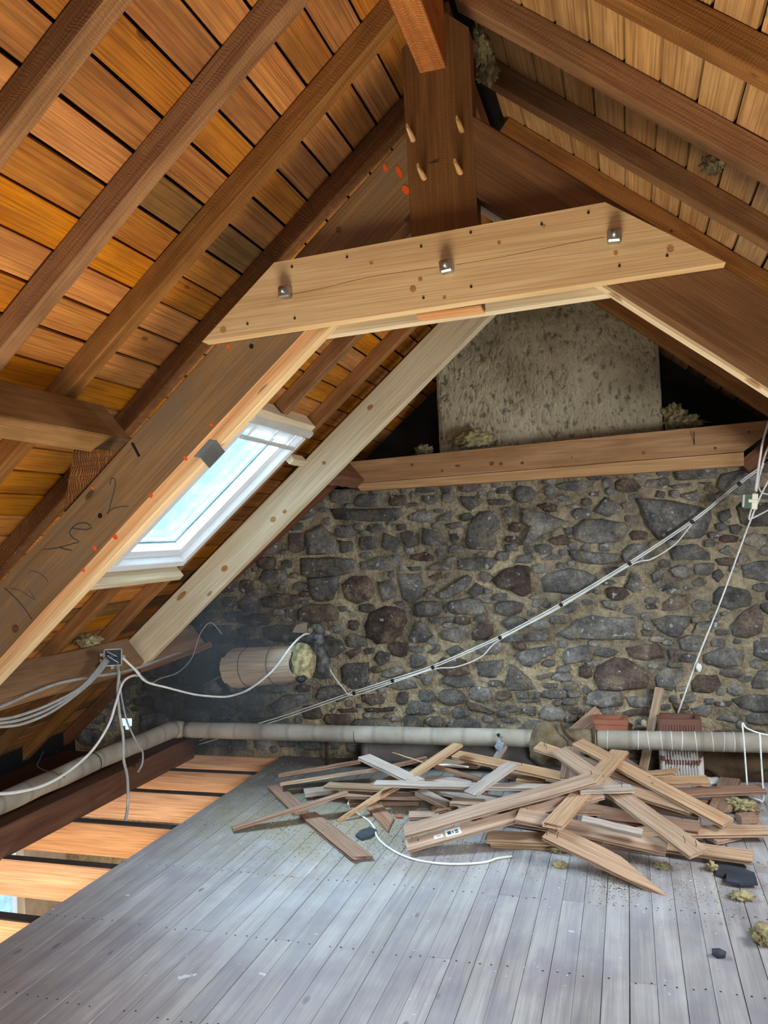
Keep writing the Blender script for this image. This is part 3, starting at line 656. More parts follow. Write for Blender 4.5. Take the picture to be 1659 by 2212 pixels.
# principal rafters
def principal(PF, NV, y0, y1, n0, n1, s0, s1, mat, name, lab, parent=None):
    nm = (n0 + n1) / 2; ym = (y0 + y1) / 2
    o = timber(name, PF(s0, ym, nm), PF(s1, ym, nm), y1 - y0, n1 - n0, NV, mat, parent, segs=16, jit=.002)
    return tag(o, lab, 'beam') if lab else o
pl = empty('truss_rafter', PL(4.6, 2.46, .4)); tag(pl, 'wide old truss rafter with pencil scribbles and orange paint dabs', 'beam')
o = principal(PL, NL, 2.432, 2.502, .288, .502, .31, 4.7, M_['princ'], 'timber', None, pl)
o.data.materials.append(M_['edge'])  # underside: fresher orange wood, plus light from below put into its colour
for p in o.data.polygons:
    if p.normal.z > .6: p.material_index = 1
pr = empty('truss_rafter', PR(4.6, 2.46, .4)); tag(pr, 'dark red-brown truss rafter without scribbles on the paler boarded slope', 'beam')
principal(PR, NR, 2.432, 2.502, .298, .50, .31, 4.7, M_['princ_red'], 'timber', None, pr)
o = principal(PL, NL, 2.503, 2.55, .30, .524, .36, 4.7, M_['new'], 'sister_plank', 'new pale plank fixed along the back of the scribbled truss rafter')
o = principal(PR, NR, 2.503, 2.55, .315, .512, .36, 4.7, M_['newpale'], 'sister_plank', 'new plank fixed along the back of the dark truss rafter')
# marks on the scribbled rafter
YM = 2.4305
def mark(uvs, r=.0016, mat='pencil', name='pencil_line'):
    P = [at(u, v, 'y', YM) for u, v in uvs]; P = smoothpath(P, 5); vs = []; fs = []
    for i, p in enumerate(P):
        T_ = P[min(i+1, len(P)-1)] - P[max(i-1, 0)]; T_.normalize(); S_ = Vector((-T_.z, 0, T_.x)) * r
        vs += [p + S_, p - S_, p + S_ + Vector((0, .004, 0)), p - S_ + Vector((0, .004, 0))]
    for i in range(len(P) - 1):
        a = 4 * i; fs += [(a, a+1, a+5, a+4), (a, a+4, a+6, a+2), (a+1, a+3, a+7, a+5)]
    mesh(name, vs, fs, M_[mat], pl)
z = lambda u, v: (u / 6.381, 1080 + v / 6.381)
mark([z(1250, 360), z(1200, 325), z(1100, 320), z(1010, 370), z(960, 450), z(1000, 520), z(1085, 575), z(980, 610), z(790, 660), z(600, 685)])
mark([z(990, 390), z(1100, 405), z(1200, 408), z(1270, 380)])
mark([z(820, 655), z(900, 680), z(990, 695)], .002)
mark([z(60, 1210), z(200, 1340), z(300, 1450), z(390, 1570), z(440, 1650)], .002)
mark([z(130, 1215), z(270, 1245), z(380, 1310), z(480, 1370), z(400, 1230), z(360, 1100), z(380, 1020), z(440, 975), z(540, 1010), z(620, 1070), z(660, 1130)], .0012)
y_ = lambda u, v: (u / 3.318, 700 + v / 3.318)
mark([y_(775, 1355), y_(800, 1260), y_(825, 1160), y_(820, 1110), y_(800, 1110), y_(785, 1150)], .0012)
mark([y_(765, 1360), y_(800, 1330), y_(860, 1310), y_(920, 1308)], .0012)
mark([y_(945, 850), y_(970, 895), y_(998, 950)], .005, 'black', 'charcoal_mark')
for (u, v, a, b_) in ((832, 362, 5, 9), (862, 370, 7, 16), (876, 410, 10, 10), (493, 748, 4, 6), (470, 742, 5, 5), (456, 918, 5, 4), (400, 990, 5, 6), (325, 1070, 5, 6), (248, 1160, 6, 6), (205, 1185, 5, 6), (180, 1232, 4, 5), (92, 1315, 3, 4), (200, 1055, 4, 5)):
    P = [(u + a * math.cos(t) * R.uniform(.6, 1.1) + b_ * .3 * math.sin(t), v + b_ * math.sin(t) * R.uniform(.7, 1.1)) for t in np.linspace(0, 5.6, 8)]
    vs = [at(p, q, 'y', YM + .0005) for p, q in P] + [at(p, q, 'y', YM + .004) for p, q in P]; n = 8
    mesh('orange_paint_dab', vs, [tuple(range(n))] + [(i, (i+1) % n, n+(i+1) % n, n+i) for i in range(n)], M_['orange'], pl)
for (u, v, r) in ((354, 958, 7), (216, 1114, 5), (33, 1358, 8), (731, 497, 6), (543, 748, 5)):
    P = [(u + r * math.cos(t), v + r * 1.15 * math.sin(t)) for t in np.linspace(0, 5.6, 10)]
    vs = [at(p, q, 'y', YM + .0006) for p, q in P] + [at(p, q, 'y', YM + .004) for p, q in P]; n = 10
    mesh('knot', vs, [tuple(range(n))] + [(i, (i+1) % n, n+(i+1) % n, n+i) for i in range(n)], M_['plate'] if r != 5 else M_['black'], pl)
# collar planks of new timber bolted through the truss
co = empty('collar_plank', (-.5, 2.40, 2.3)); tag(co, 'new pale collar plank with three square bolt heads', 'beam')
prism_y('plank', [(-1.356, 2.303), (.304, 2.331), (-.011, 2.557), (-1.075, 2.536)], 2.38, 2.428, M_['new'], co)
for (u, v) in ((617, 632), (965, 577), (1327, 511)):
    c = at(u, v, 'y', 2.37)
    nut = boxM('square_nut', Matrix.Translation(c + Vector((0, -.004, 0))) @ Matrix.Rotation(R.uniform(-.25, .1), 4, 'Y'), (.040, .036, .040), M_['steel'], co, .005)
    tube('bolt', [c + Vector((0, .015, 0)), c + Vector((0, -.036, .001))], .010, M_['steel'], nut, 10)
for (u, v) in ((631, 577), (750, 556), (910, 533), (1017, 503), (1271, 460), (1170, 485), (535, 700), (637, 688), (915, 644), (1018, 620), (1338, 575), (1441, 553), (1450, 500)):
    c = at(u, v, 'y', 2.38); tube('screw', [c + Vector((0, .004, 0)), c + Vector((0, -.003, 0))], .0042, M_['rust'], co, 6)
o = prism_y('rear_collar_plank', [(-1.0, 2.318), (.025, 2.335), (-.17, 2.54), (-.78, 2.53)], 2.552, 2.60, M_['newpale'])
tag(o, 'new collar plank on the far side of the king post', 'beam')

box('sawn_end', (-.61, 2.433, 2.309), (-.40, 2.501, 2.3175), M_['splinter'], kp, 0)
def knot(u, v, y, a, b_, ang, parent, mat='knotwood', name='knot'):
    c, s_ = math.cos(ang), math.sin(ang); P = []
    for t in np.linspace(0, 6.2832, 11)[:-1]:
        x_, y_ = a * math.cos(t), b_ * math.sin(t); P.append((u + x_ * c - y_ * s_, v + x_ * s_ + y_ * c))
    n = 10; vs = [at(p, q, 'y', y) for p, q in P] + [at(p, q, 'y', y + .006) for p, q in P]
    mesh(name, vs, [tuple(range(n))] + [(i, (i+1) % n, n+(i+1) % n, n+i) for i in range(n)], M_[mat], parent)
for (u, v, r) in ((482, 712, 7), (908, 603, 5), (892, 624, 7), (802, 568, 4), (1448, 537, 8), (1330, 546, 5), (1175, 488, 4), (1078, 524, 4), (960, 672 - 30, 4)): knot(u, v, 2.3794, r, r * 1.1, 0, co)
for pth in (((600, 641), (700, 622), (790, 600), (880, 586), (945, 577)), ((985, 572), (1080, 556), (1180, 536), (1305, 512))):
    P = smoothpath([at(u, v, 'y', 2.3796) for u, v in pth], 4); vs = []; fs = []
    for p in P: vs += [p + Vector((0, 0, .0006)), p - Vector((0, 0, .0006)), p + Vector((0, .004, .0006)), p + Vector((0, .004, -.0006))]
    for i in range(len(P) - 1): a = 4 * i; fs += [(a, a+1, a+5, a+4), (a, a+4, a+6, a+2), (a+1, a+3, a+7, a+5)]
    mesh('crack', vs, fs, M_['brace'], co)
# purlins
def purlin(PF, NV, s, y0, y1, d, wd, lab, mat='purlin', n0=0.0):
    o = timber('purlin', PF(s, y0, n0 + d/2), PF(s, y1, n0 + d/2), wd, d, NV, M_[mat], segs=10, jit=.004, ch=.006)
    return tag(o, lab, 'beam')
s_up = (XR + 1.926) / CA; s_lo = (XR + 3.33) / CA
purlin(PL, NL, s_up + .045, YB, 2.60, .198, .09, 'thick weathered purlin resting on the scribbled truss rafter')
purlin(PL, NL, s_up + .045, 4.76, 5.5, .198, .09, 'dark stub of purlin between the new sloping timber and the gable', 'brace')
purlin(PL, NL, s_lo + .05, 2.0, 5.5, .215, .10, 'low brown purlin carrying the grey junction box', 'purlin')
purlin(PR, NR, s_up + .045, YB, 5.5, .198, .09, 'weathered purlin under the rafters of the paler boarded slope')
# cleat below the purlin
c0 = [at(u, v, 'y', 2.47) for u, v in ((172, 968), (262, 976), (285, 958), (148, 1106))]
o = prism_y('purlin_cleat', [(p.x, p.z) for p in c0], 2.44, 2.53, M_['rough']); tag(o, 'wedge-shaped rough-sawn cleat under the weathered purlin', 'block')
# steel joist hangers
h = at(440, 985, 'y', 2.5)
hg = empty('joist_hanger', h); tag(hg, 'grey steel hanger bent round the edge of the truss rafter', 'bracket')
sh = (XR - h.x) / CA
boxM('strap', frame(PL(1.64, 2.48, .5045), PL(1.72, 2.48, .5045), NL), (.085, .05, .003), M_['steel2'], hg, 0)
boxM('flange', frame(PL(1.64, 2.5015, .53), PL(1.72, 2.5015, .53), NL), (.085, .003, .055), M_['steel2'], hg, 0)
hg.matrix_basis = Matrix.Translation(h)
h2 = PL(1.9, 4.78, .12); hg2 = empty('joist_hanger', h2); tag(hg2, 'small grey steel hanger at the purlin stub', 'bracket')
boxM('strap', frame(PL(1.86, 4.76, .2005), PL(1.96, 4.76, .2005), NL), (.08, .06, .003), M_['steel'], hg2, 0)
# new sloping timber beside the skylight
o = timber('new_sloping_timber', PL(.25, 4.70, .125), PL((XR + 3.33) / CA + .04, 4.70, .125), .07, .205, NL, M_['newpale'], segs=10, jit=.001)
tag(o, 'long new pale timber running down the slope beside the skylight', 'beam')
for (u, v, a, b_) in ((392, 1287, 14, 5), (590, 1122, 7, 6), (615, 1105, 5, 4), (485, 1228, 8, 6), (700, 1000, 4, 4), (800, 880, 8, 4)): knot(u, v, 4.6615, a, b_, -.8, o)
# trimmers of the skylight
o = timber('trimmer', PL(SK_S0 - .03, 3.5, -.03), PL(SK_S0 - .03, 4.40, -.03), .045, .10, NL, M_['newpale'], segs=3, jit=.001); tag(o, 'pale new trimmer above the skylight', 'trimmer')
o = timber('trimmer', PL(SK_S1 + .055, 3.42, -.0), PL(SK_S1 + .055, 4.44, -.0), .045, .13, NL, M_['newpale'], segs=3, jit=.001); tag(o, 'pale new trimmer below the skylight', 'trimmer')
o = timber('trimmer', PL(1.95, 4.45, .02), PL(1.95, 4.66, .02), .045, .06, NL, M_['newpale'], segs=2, jit=.001); tag(o, 'short pale block between the skylight and the new sloping timber', 'trimmer')
# ledger beam on the gable
lb = empty('ledger_beam', (-.5, 5.45, 1.95)); tag(lb, 'long orange-brown ledger beam on top of the stone wall', 'beam')
q = lambda u, v: (lambda p: (p.x, p.z))(at(u, v, 'y', 5.40))
prism_y('upper_timber', [q(752, 998), q(1700, 904), q(1607, 975), q(775, 1044)], 5.40, 5.54, M_['ledger'], lb)
prism_y('lower_strip', [q(768, 1045.5), q(1607, 976.5), q(1607, 1006), q(778, 1060)], 5.402, 5.53, M_['ledger2'], lb)
for (u, v, r) in ((1062, 1001, 7), (1082, 1002, 6), (955, 1017, 4), (890, 1004, 5), (1128, 1000, 5), (1390, 978, 6), (1545, 968, 5), (1618, 933, 5), (1235, 988, 3)): knot(u, v, 5.3993, r * .8, r * .7, 0, lb, 'brace')
tube('nail', [at(1500, 960, 'y', 5.40), at(1499, 932, 'y', 5.37)], .003, M_['rust'], lb, 6)
o = timber('brace', at(1607, 1010, 'y', 5.46), at(1700, 930, 'y', 5.46), .07, .10, (0, 0, 1), M_['brace'], segs=3); tag(o, 'reddish brace meeting the slanted end of the ledger beam', 'brace')
o = timber('brace', at(718, 1040, 'y', 5.47), at(455, 1285, 'y', 5.47), .07, .085, NL, M_['brace'], segs=6); tag(o, 'reddish brace sloping down from the ledger beam along the stone wall', 'brace')
o = boxM('bearing_block', frame(at(705, 1015, 'y', 5.42), at(770, 1018, 'y', 5.42), (0, 0, 1)), (.2, .13, .15), M_['brace'], None, .006); o.matrix_basis = Matrix.Translation(at(735, 1020, 'y', 5.46)); WM[o.name] = o.matrix_basis.copy()
tag(o, 'dark block under the skylight end of the ledger beam', 'block')
# rendered chimney breast
ch = tag(empty('wall_chimney', (-.5, 5.75, WT)), kind='structure')
cx0, cx1 = at(945, 900, 'y', 5.58).x, at(1428, 850, 'y', 5.58).x
xs = list(np.arange(cx0, cx1 - .01, .025)) + [cx1]; zs = list(np.arange(WT - .02, 3.55, .025))
def chy(x, z):
    e = min(x - cx0, cx1 - x); r = .02 * max(0, 1 - e / .03) ** 2
    return 5.58 + r + .012 * noise.noise(Vector((x * 6, z * 6, 3))) + .008 * noise.noise(Vector((x * 24, z * 24, 8))) + .005 * noise.noise(Vector((x * 60, z * 40, 5)))
grid_sheet('render_face', xs, zs, chy, M_['render'], ch)
for sx, xx in ((-1, cx0), (1, cx1)): box('render_side', (xx - .003 if sx < 0 else xx - .03, 5.62, WT - .02), (xx + .03 if sx < 0 else xx + .003, YF, 3.5), M_['render'], ch, 0)
o = boxM('render_side', Matrix.Translation(((cx0 + cx1) / 2, 5.66, 2.75)), (cx1 - cx0 - .01, .06, 1.5), M_['render'], ch, 0)

# ---- roof window
wi = tag(empty('window_1', PL(SK_S1, 4.055, 0)), kind='structure')
def wbox(name, s0, s1, y0, y1, n0, n1, mat, parent=wi, ch=.004):
    return boxM(name, frame(PL((s0+s1)/2, (y0+y1)/2, (n0+n1)/2), PL((s0+s1)/2, (y0+y1)/2 + 1, (n0+n1)/2), NL), (y1 - y0, s1 - s0, n1 - n0), M_[mat], parent, ch)
fw = .05
for nm, a in (('outer_frame', (SK_S0, SK_S0 + fw, SK_Y0, SK_Y1, -.15, .008)), ('outer_frame', (SK_S1 - fw, SK_S1, SK_Y0, SK_Y1, -.15, .014)),
              ('outer_frame', (SK_S0 + fw, SK_S1 - fw, SK_Y0, SK_Y0 + fw, -.15, .014)), ('outer_frame', (SK_S0 + fw, SK_S1 - fw, SK_Y1 - fw, SK_Y1, -.15, .014))):
    wbox(nm, *a, 'white')
i0, i1, j0, j1 = SK_S0 + fw + .006, SK_S1 - fw - .006, SK_Y0 + fw + .006, SK_Y1 - fw - .006; sw = .058
sash = wbox('sash', i1 - sw, i1, j0, j1, -.135, -.03, 'white')
wbox('sash_rail', i0, i0 + sw + .02, j0, j1, -.135, -.03, 'white', sash); wbox('sash_rail', i0 + sw, i1 - sw, j0, j0 + sw, -.135, -.03, 'white', sash); wbox('sash_rail', i0 + sw, i1 - sw, j1 - sw, j1, -.135, -.03, 'white', sash)
g0, g1, h0, h1 = i0 + sw, i1 - sw, j0 + sw, j1 - sw
for a in ((g1 - .012, g1, h0, h1), (g0, g0 + .012, h0, h1), (g0, g1, h0, h0 + .012), (g0, g1, h1 - .012, h1)): wbox('glazing_seal', a[0], a[1], a[2], a[3], -.11, -.09, 'seal', sash, .002)
for a in ((SK_S1 - fw - .007, SK_S1 - fw + .001, j0, j1), (j0, j1)): pass
wbox('gap_seal', i1, i1 + .006, j0, j1, -.07, -.04, 'seal', wi, 0); wbox('gap_seal', i0, i1, j1, j1 + .006, -.07, -.04, 'seal', wi, 0)
wbox('glass_pane', g0, g1, h0, h1, -.118, -.112, 'glass', sash, 0)
for k, (o0, o1, q0, q1) in enumerate(OPEN_R):
    wr = tag(empty('window_%d' % (3 + k), PR(o1, (q0 + q1) / 2, 0)), kind='structure')  # roof windows added out of view around the fill lamps
    def rbox(name, s0, s1, y0, y1, n0, n1, mat): return boxM(name, frame(PR((s0+s1)/2, (y0+y1)/2, (n0+n1)/2), PR((s0+s1)/2, (y0+y1)/2 + 1, (n0+n1)/2), NR), (y1 - y0, s1 - s0, n1 - n0), M_[mat], wr, .004)
    for a in ((o0, o0 + .06, q0, q1), (o1 - .06, o1, q0, q1), (o0 + .06, o1 - .06, q0, q0 + .06), (o0 + .06, o1 - .06, q1 - .06, q1)): rbox('outer_frame', *a, -.15, .01, 'white')
    rbox('glass_pane', o0 + .06, o1 - .06, q0 + .06, q1 - .06, -.118, -.112, 'glass')
# ventilation flap and control bar along the top
bar = wbox('control_bar', SK_S0 + .13, SK_S0 + .155, SK_Y0 + .06, SK_Y1 - .03, .0, .022, 'frame_grey', wi, .006)
wbox('top_casing', SK_S0 - .01, SK_S0 + .045, SK_Y0, SK_Y1 + .02, -.02, .025, 'frame_grey', wi, .012)
for k in range(3): wbox('bar_bracket', SK_S0 + .05, SK_S0 + .135, SK_Y0 + .12 + k * .26, SK_Y0 + .135 + k * .26, .0, .012, 'white', bar, .002)
wbox('vent_flap', SK_S0 + .06, SK_S0 + .125, SK_Y0 + .06, SK_Y1 - .05, -.03, -.024, 'white', wi, .002)
for (s_, y) in ((SK_S1 - .06, SK_Y1 - .025),): tube('screw', [PL(s_, y, .004), PL(s_, y, .008)], .006, M_['steel'], wi, 8)

# ================================================================== the heap of torn-out boards
def tg(wd, th):
    a, b_ = wd / 2, th / 2; k = .003
    return [(-a, -b_), (a, -b_), (a, -k), (a + .007, -k), (a + .007, k), (a, k), (a, b_), (-a + .003, b_), (-a, b_ - .002), (-a, k), (-a + .007, k), (-a + .007, -k), (-a, -k)]
BG = 'torn-out boards heaped by the wall'
PLAIN = 'plain torn-out tongue-and-groove board lying in the heap'
nb = [0]
def board(a, b_, mat='torn', wd=.09, th=.02, roll=0.0, lab=PLAIN, point=None, jag=(0, 0), skew=(0, 0), nails=(), name='torn_board', bow=0, plainprof=False):
    """a, b_ = (u, v, z): measured ends of the top face's centre line, z = height above the floor"""
    A = at(a[0], a[1], 'z', a[2]); B = at(b_[0], b_[1], 'z', b_[2]); L = (B - A).length
    X = (B - A).normalized(); up = Vector((0, 0, 1)); up = (up - X * up.dot(X)).normalized(); up = Matrix.Rotation(roll, 3, X) @ up
    M = frame(A, B, up); M.translation = A - up * th / 2
    tp = None
    if point == 'end': tp = lambda t: (1.0, 0) if t < .55 else (max(.04, 1 - (t - .55) / .45), -wd / 2 * (t - .55) / .45 * .9)
    if point == 'start': tp = lambda t: (1.0, 0) if t > .55 else (max(.04, t / .55), -wd / 2 * (.55 - t) / .55 * .9)
    if point == 'half': tp = lambda t: (1.0 - .45 * t, .22 * wd * t)
    if lab == PLAIN: lab = 'plain %s torn-out board lying in the heap' % {'torn': 'tan', 'torngrey': 'grey', 'tornorange': 'light orange', 'tornbrown': 'dull brown'}[mat]
    root = empty(name, (A + B) / 2); tag(root, lab, 'board', BG)
    pf = prof_box(wd, th, .002) if plainprof else tg(wd, th)
    vs, fs = loft(L, pf, 7, .0012, 0, skew, 0, tp, bow)
    n = len(pf)
    for e, j in ((0, jag[0]), (7, jag[1])):
        if j:
            for i in range(n): x, y, z_ = vs[e*n+i]; vs[e*n+i] = (x + R.uniform(-j, j), y, z_)
    ob = mesh('board', vs, fs, M_[mat], root, M)
    for (t, s_, h) in nails:
        p = M @ Vector((L * t, s_ * wd, th / 2 - .004)); q_ = p + up * h * .7 + X * R.uniform(-.006, .006); r_ = q_ + up * h * .3 + X * R.uniform(-.01, .01)
        tube('nail', [p, q_, r_], .0016, M_['rust'], root, 5, 2)
    nb[0] += 1; return root, M, L
# bottom layer
board((752, 1729, .025), (905, 1727, .025), 'tornbrown'); board((1000, 1752, .03), (1230, 1790, .03), 'tornbrown'); board((1180, 1722, .05), (1420, 1770, .05), 'tornbrown')
board((1060, 1730, .05), (1290, 1722, .06), 'torn'); board((1290, 1765, .03), (1520, 1800, .03), 'tornbrown'); board((930, 1700, .06), (1130, 1742, .06), 'torngrey')
board((840, 1678, .06), (1060, 1702, .07), 'tornbrown'); board((1090, 1668, .10), (1250, 1700, .09), 'torn')
board((1145, 1690, .1), (1390, 1712, .08), 'tornbrown'); board((1240, 1810, .022), (1440, 1835, .022), 'tornbrown')
# left end of the heap
board((501, 1787, .022), (748, 1709, .13), 'tornbrown', roll=-.25, lab='long brown board with one end lifted, resting across a shorter board on the floor', nails=((.72, 0, .03),))
board((592, 1696, .022), (650, 1752, .022), 'tornbrown', lab='short brown board poking out from under the lifted board')
board((664, 1756, .024), (782, 1850, .024), 'tornbrown', wd=.1, lab='brown board with a splintered end lying apart on the grey floor', jag=(0, .03), nails=((.3, .3, .006), (.42, -.3, .006)))
board((602, 1671, .10), (778, 1642, .15), 'tornbrown', roll=-.2, nails=((.93, 0, .025),), lab='dusty red-brown board slanting towards the bare joists, uppermost of two')
board((608, 1690, .07), (862, 1651, .13), 'torn', roll=-.25, lab='dusty board with a split edge slanting towards the bare joists', jag=(.01, 0))
board((800, 1663, .11), (921, 1634, .17), 'tornbrown', roll=-.2)
board((705, 1694, .10), (852, 1700, .12), 'torn', lab='board with a dark knot near its sawn end'); board((657, 1708, .05), (730, 1700, .05), 'torngrey', th=.03, lab='stubby thick grey batten end under the boards', plainprof=True)
board((750, 1714, .07), (932, 1716, .07), 'torn', lab='flat board lying on another at the heap edge beside the white cord'); board((790, 1703, .09), (880, 1668, .1), 'tornbrown')
board((786, 1632, .22), (903, 1686, .17), 'torngrey', wd=.095, lab='weathered grey board sloping across the orange pointed board')
board((905, 1706, .11), (982, 1744, .04), 'torngrey', jag=(0, .02))
board((988, 1606, .29), (735, 1773, .02), 'tornorange', wd=.095, roll=.12, lab='long orange board split to a sharp point on the floor', point='end')
board((808, 1741, .02), (853, 1792, .012), 'tornbrown', point='end', jag=(.03, 0), th=.012, lab='brown splintered offcut with a pointed end beside the white cord')
board((883, 1758, .024), (952, 1756, .024), 'torn', jag=(0, .02), lab='short offcut lying flat behind the board with the paper label')
board((940, 1745, .04), (975, 1738, .05), 'tornorange', jag=(.03, .02)); board((975, 1728, .09), (1045, 1732, .09), 'torn')
board((810, 1689, .18), (1185, 1698, .18), 'torngrey', wd=.075, lab='pale horizontal board with a torn orange edge across the heap', jag=(0, .03))
board((1106, 1647, .28), (1015, 1711, .19), 'torngrey', wd=.085, lab='short grey board lying diagonally on top of the pale horizontal board', jag=(.015, .01))
board((984, 1627, .20), (1228, 1678, .20), 'tornorange', wd=.085, roll=.2, lab='light orange board behind the heap with bent nails', nails=((.56, -.2, .035), (.6, .2, .035)))
board((920, 1679, .13), (1020, 1686, .13), 'torngrey'); board((950, 1643, .13), (1035, 1651, .13), 'torn'); board((941, 1652, .19), (1038, 1681, .15), 'tornbrown', wd=.03, th=.02, lab='thin brown strip slanting behind the grey diagonal board', plainprof=True)
board((848, 1624, .20), (914, 1646, .18), 'tornorange', wd=.014, th=.006, point='start', lab='thin wood splinter sticking up at the back of the heap', plainprof=True)
board((1088, 1606, .24), (1058, 1655, .10), 'torngrey', wd=.1, lab='grey board leaning against the lagged pipe behind the heap')
# front double board with label
r10, M10, L10 = board((873, 1793, .10), (1278, 1679, .30), 'torn', wd=.092, roll=.24, lab='long pale board on top of the heap front, above the labelled board', skew=(.15, -.1))
r11, M11, L11 = board((877, 1826, .045), (1299, 1710, .235), 'torn', wd=.075, roll=.32, lab='long board with a small white paper label at the heap front', nails=((.06, .1, .02), (.62, .2, .015)))
for (t0, t1, y0, y1, m_, h) in ((.140, .185, -.016, .012, 'label', .0006), (.198, .275, -.024, .024, 'label', .0006), (.155, .175, -.004, 0.0, 'ink', .001), (.208, .226, -.012, .012, 'ink', .001), (.232, .238, -.010, .008, 'ink', .001), (.246, .262, -.014, -.004, 'ink', .001), (.246, .262, .000, .012, 'ink', .001)):
    boxM('paper_label' if m_ == 'label' else 'label_print', M11 @ Matrix.Translation((L11 * (t0 + t1) / 2, (y0 + y1) / 2, .0122 + h / 2)), (L11 * (t1 - t0), y1 - y0, h), M_[m_], r11, 0)
# right half
board((1052, 1803, .05), (1300, 1815, .055), 'torn', wd=.095, roll=.15, lab='board with a dark knotted streak along the heap front edge', jag=(.012, 0), nails=((.55, .1, .03), (.56, -.2, .03)))
board((1060, 1815, .022), (1240, 1822, .022), 'tornorange')
board((1330, 1808, .05), (1626, 1848, .06), 'tornorange', roll=.2, lab='orange board ending beside the dark slates on the floor')
board((1118, 1757, .17), (1440, 1828, .09), 'torn', wd=.095, roll=.3, lab='broad board sloping to a sawn end in front of the heap')
board((1184, 1793, .15), (1456, 1924, .01), 'tornorange', wd=.115, th=.02, roll=.25, point='end', lab='wide grained board split to a long point reaching out on the floor', nails=((.06, .1, .04), (.1, -.2, .04), (.02, -.3, .04)))
board((1338, 1620, .30), (1193, 1779, .19), 'tornorange', wd=.1, lab='orange-brown board passing under the long diagonal board, sawn end forward', jag=(0, .012))
board((1207, 1618, .31), (1508, 1840, .13), 'torn', wd=.1, roll=.2, lab='long diagonal board lying topmost over the heap', nails=((.3, -.1, .03), (.36, .2, .03), (.93, 0, .03), (.97, .2, .03)))
board((1248, 1601, .34), (1573, 1775, .11), 'tornorange', wd=.095, roll=.15, lab='long diagonal board with a fresh yellow split edge', nails=((.5, .2, .01), (.55, -.2, .01)))
board((1160, 1609, .29), (1432, 1702, .17), 'tornorange', wd=.08, roll=.3, lab='orange board with upright nails near the burlap wrapping', nails=((.06, .1, .04), (.09, -.1, .04)))
board((1237, 1612, .26), (1228, 1680, .20), 'tornbrown', wd=.1)
board((1395, 1669, .22), (1458, 1664, .23), 'tornorange', wd=.07, lab='short orange offcut in front of the painted clay flue', skew=(0, .6))
board((1330, 1630, .22), (1400, 1672, .2), 'tornbrown', wd=.06)
board((1420, 1684, .14), (1530, 1682, .14), 'tornorange', wd=.08, roll=.2)
board((1470, 1709, .09), (1650, 1702, .09), 'tornbrown', wd=.085, roll=.15, lab='brown board pointing to the hanging white wire'); board((1362, 1706, .17), (1500, 1748, .13), 'tornorange', wd=.08, roll=.3, skew=(0, .3))
board((1390, 1738, .09), (1510, 1756, .09), 'torn', wd=.08, roll=.25); board((1380, 1795, .06), (1656, 1790, .06), 'tornorange', wd=.095, roll=.12, lab='long straight board at the heap front, squared end past the slates')
board((1258, 1766, .20), (1388, 1796, .16), 'torngrey', wd=.045, th=.022, roll=.25, lab='narrow grey-topped strip lying on the broad sloping board', plainprof=True)
board((1300, 1756, .08), (1510, 1786, .08), 'tornbrown', roll=.2); board((1236, 1748, .13), (1302, 1752, .14), 'tornorange', wd=.05, jag=(0, .03)); board((1118, 1679, .13), (1175, 1683, .13), 'tornorange')
board((1250, 1703, .25), (1366, 1699, .25), 'torngrey', wd=.08, nails=((.8, 0, .03),)); board((1577, 1680, .06), (1553, 1746, .06), 'tornbrown', wd=.11, lab='wide brown board crossing under the boards by the burlap heap')
board((1440, 1830, .02), (1555, 1842, .02), 'tornbrown', jag=(0, .02)); board((1595, 1760, .045), (1632, 1758, .045), 'tornbrown', wd=.07, th=.04, lab='small cut block of wood beside a tuft of yellow wool', plainprof=True)
board((1538, 1812, .03), (1590, 1800, .03), 'torn', wd=.07); board((1490, 1730, .04), (1640, 1745, .03), 'tornbrown', wd=.09)
# boards standing behind the pipe
def leaning(ua, ub, ya, yb, wd, mat, lab):
    A, B = at(*ua, 'y', ya), at(*ub, 'y', yb); vs, fs = loft((B - A).length, prof_box(wd, .02, .002), 4, .001)
    o = mesh('leaning_board', vs, fs, M_[mat], None, frame(A, B, (-.5, -1, .1))); return tag(o, lab, 'board')
leaning((1389, 1665), (1425, 1486), 5.28, 5.47, .055, 'torn', 'narrow board standing against the stone wall between the clay flues')
leaning((1225, 1600), (1297, 1538), 5.36, 5.45, .10, 'tornbrown', 'reddish board tilted behind the lagged pipe beside the clay trough')

# ================================================================== pipes
PY = 5.18
pp = empty('lagged_pipe', (-1, PY, .2)); tag(pp, 'pale paper-wrapped pipe running along the foot of the stone wall', 'pipe')
def pipe_run(P, r, mat, name, parent, sides=20, amp=.05):
    P = [Vector(p) for p in P]; L = sum((b_ - a).length for a, b_ in zip(P, P[1:])); n = max(2, int(L / .06)); vs = []; fs = []
    for i in range(n + 1):
        t = i / n * (len(P) - 1); k = min(int(t), len(P) - 2); p = P[k].lerp(P[k+1], t - k); X = (P[k+1] - P[k]).normalized()
        U = (Vector((0, 0, 1)) - X * X.z).normalized(); V = X.cross(U)
        for s_ in range(sides):
            a = 6.28319 * s_ / sides; rr = r * (1 + amp * noise.noise(p * 4 + Vector((math.cos(a), math.sin(a), 0)) * .8) + .012 * noise.noise(Vector((i * .37, 1.1, 0))))
            vs.append(p + (U * math.cos(a) + V * math.sin(a)) * rr)
    for i in range(n):
        for s_ in range(sides): q_ = (s_ + 1) % sides; fs.append((i*sides+s_, i*sides+q_, (i+1)*sides+q_, (i+1)*sides+s_))
    fs += [tuple(range(sides)), tuple(n * sides + s_ for s_ in range(sides))]
    X = (P[-1] - P[0]).normalized(); M = frame(P[0], P[-1], (0, 0, 1)); Mi = M.inverted()
    return mesh(name, [Mi @ v for v in vs], fs, M_[mat], parent, M, True)
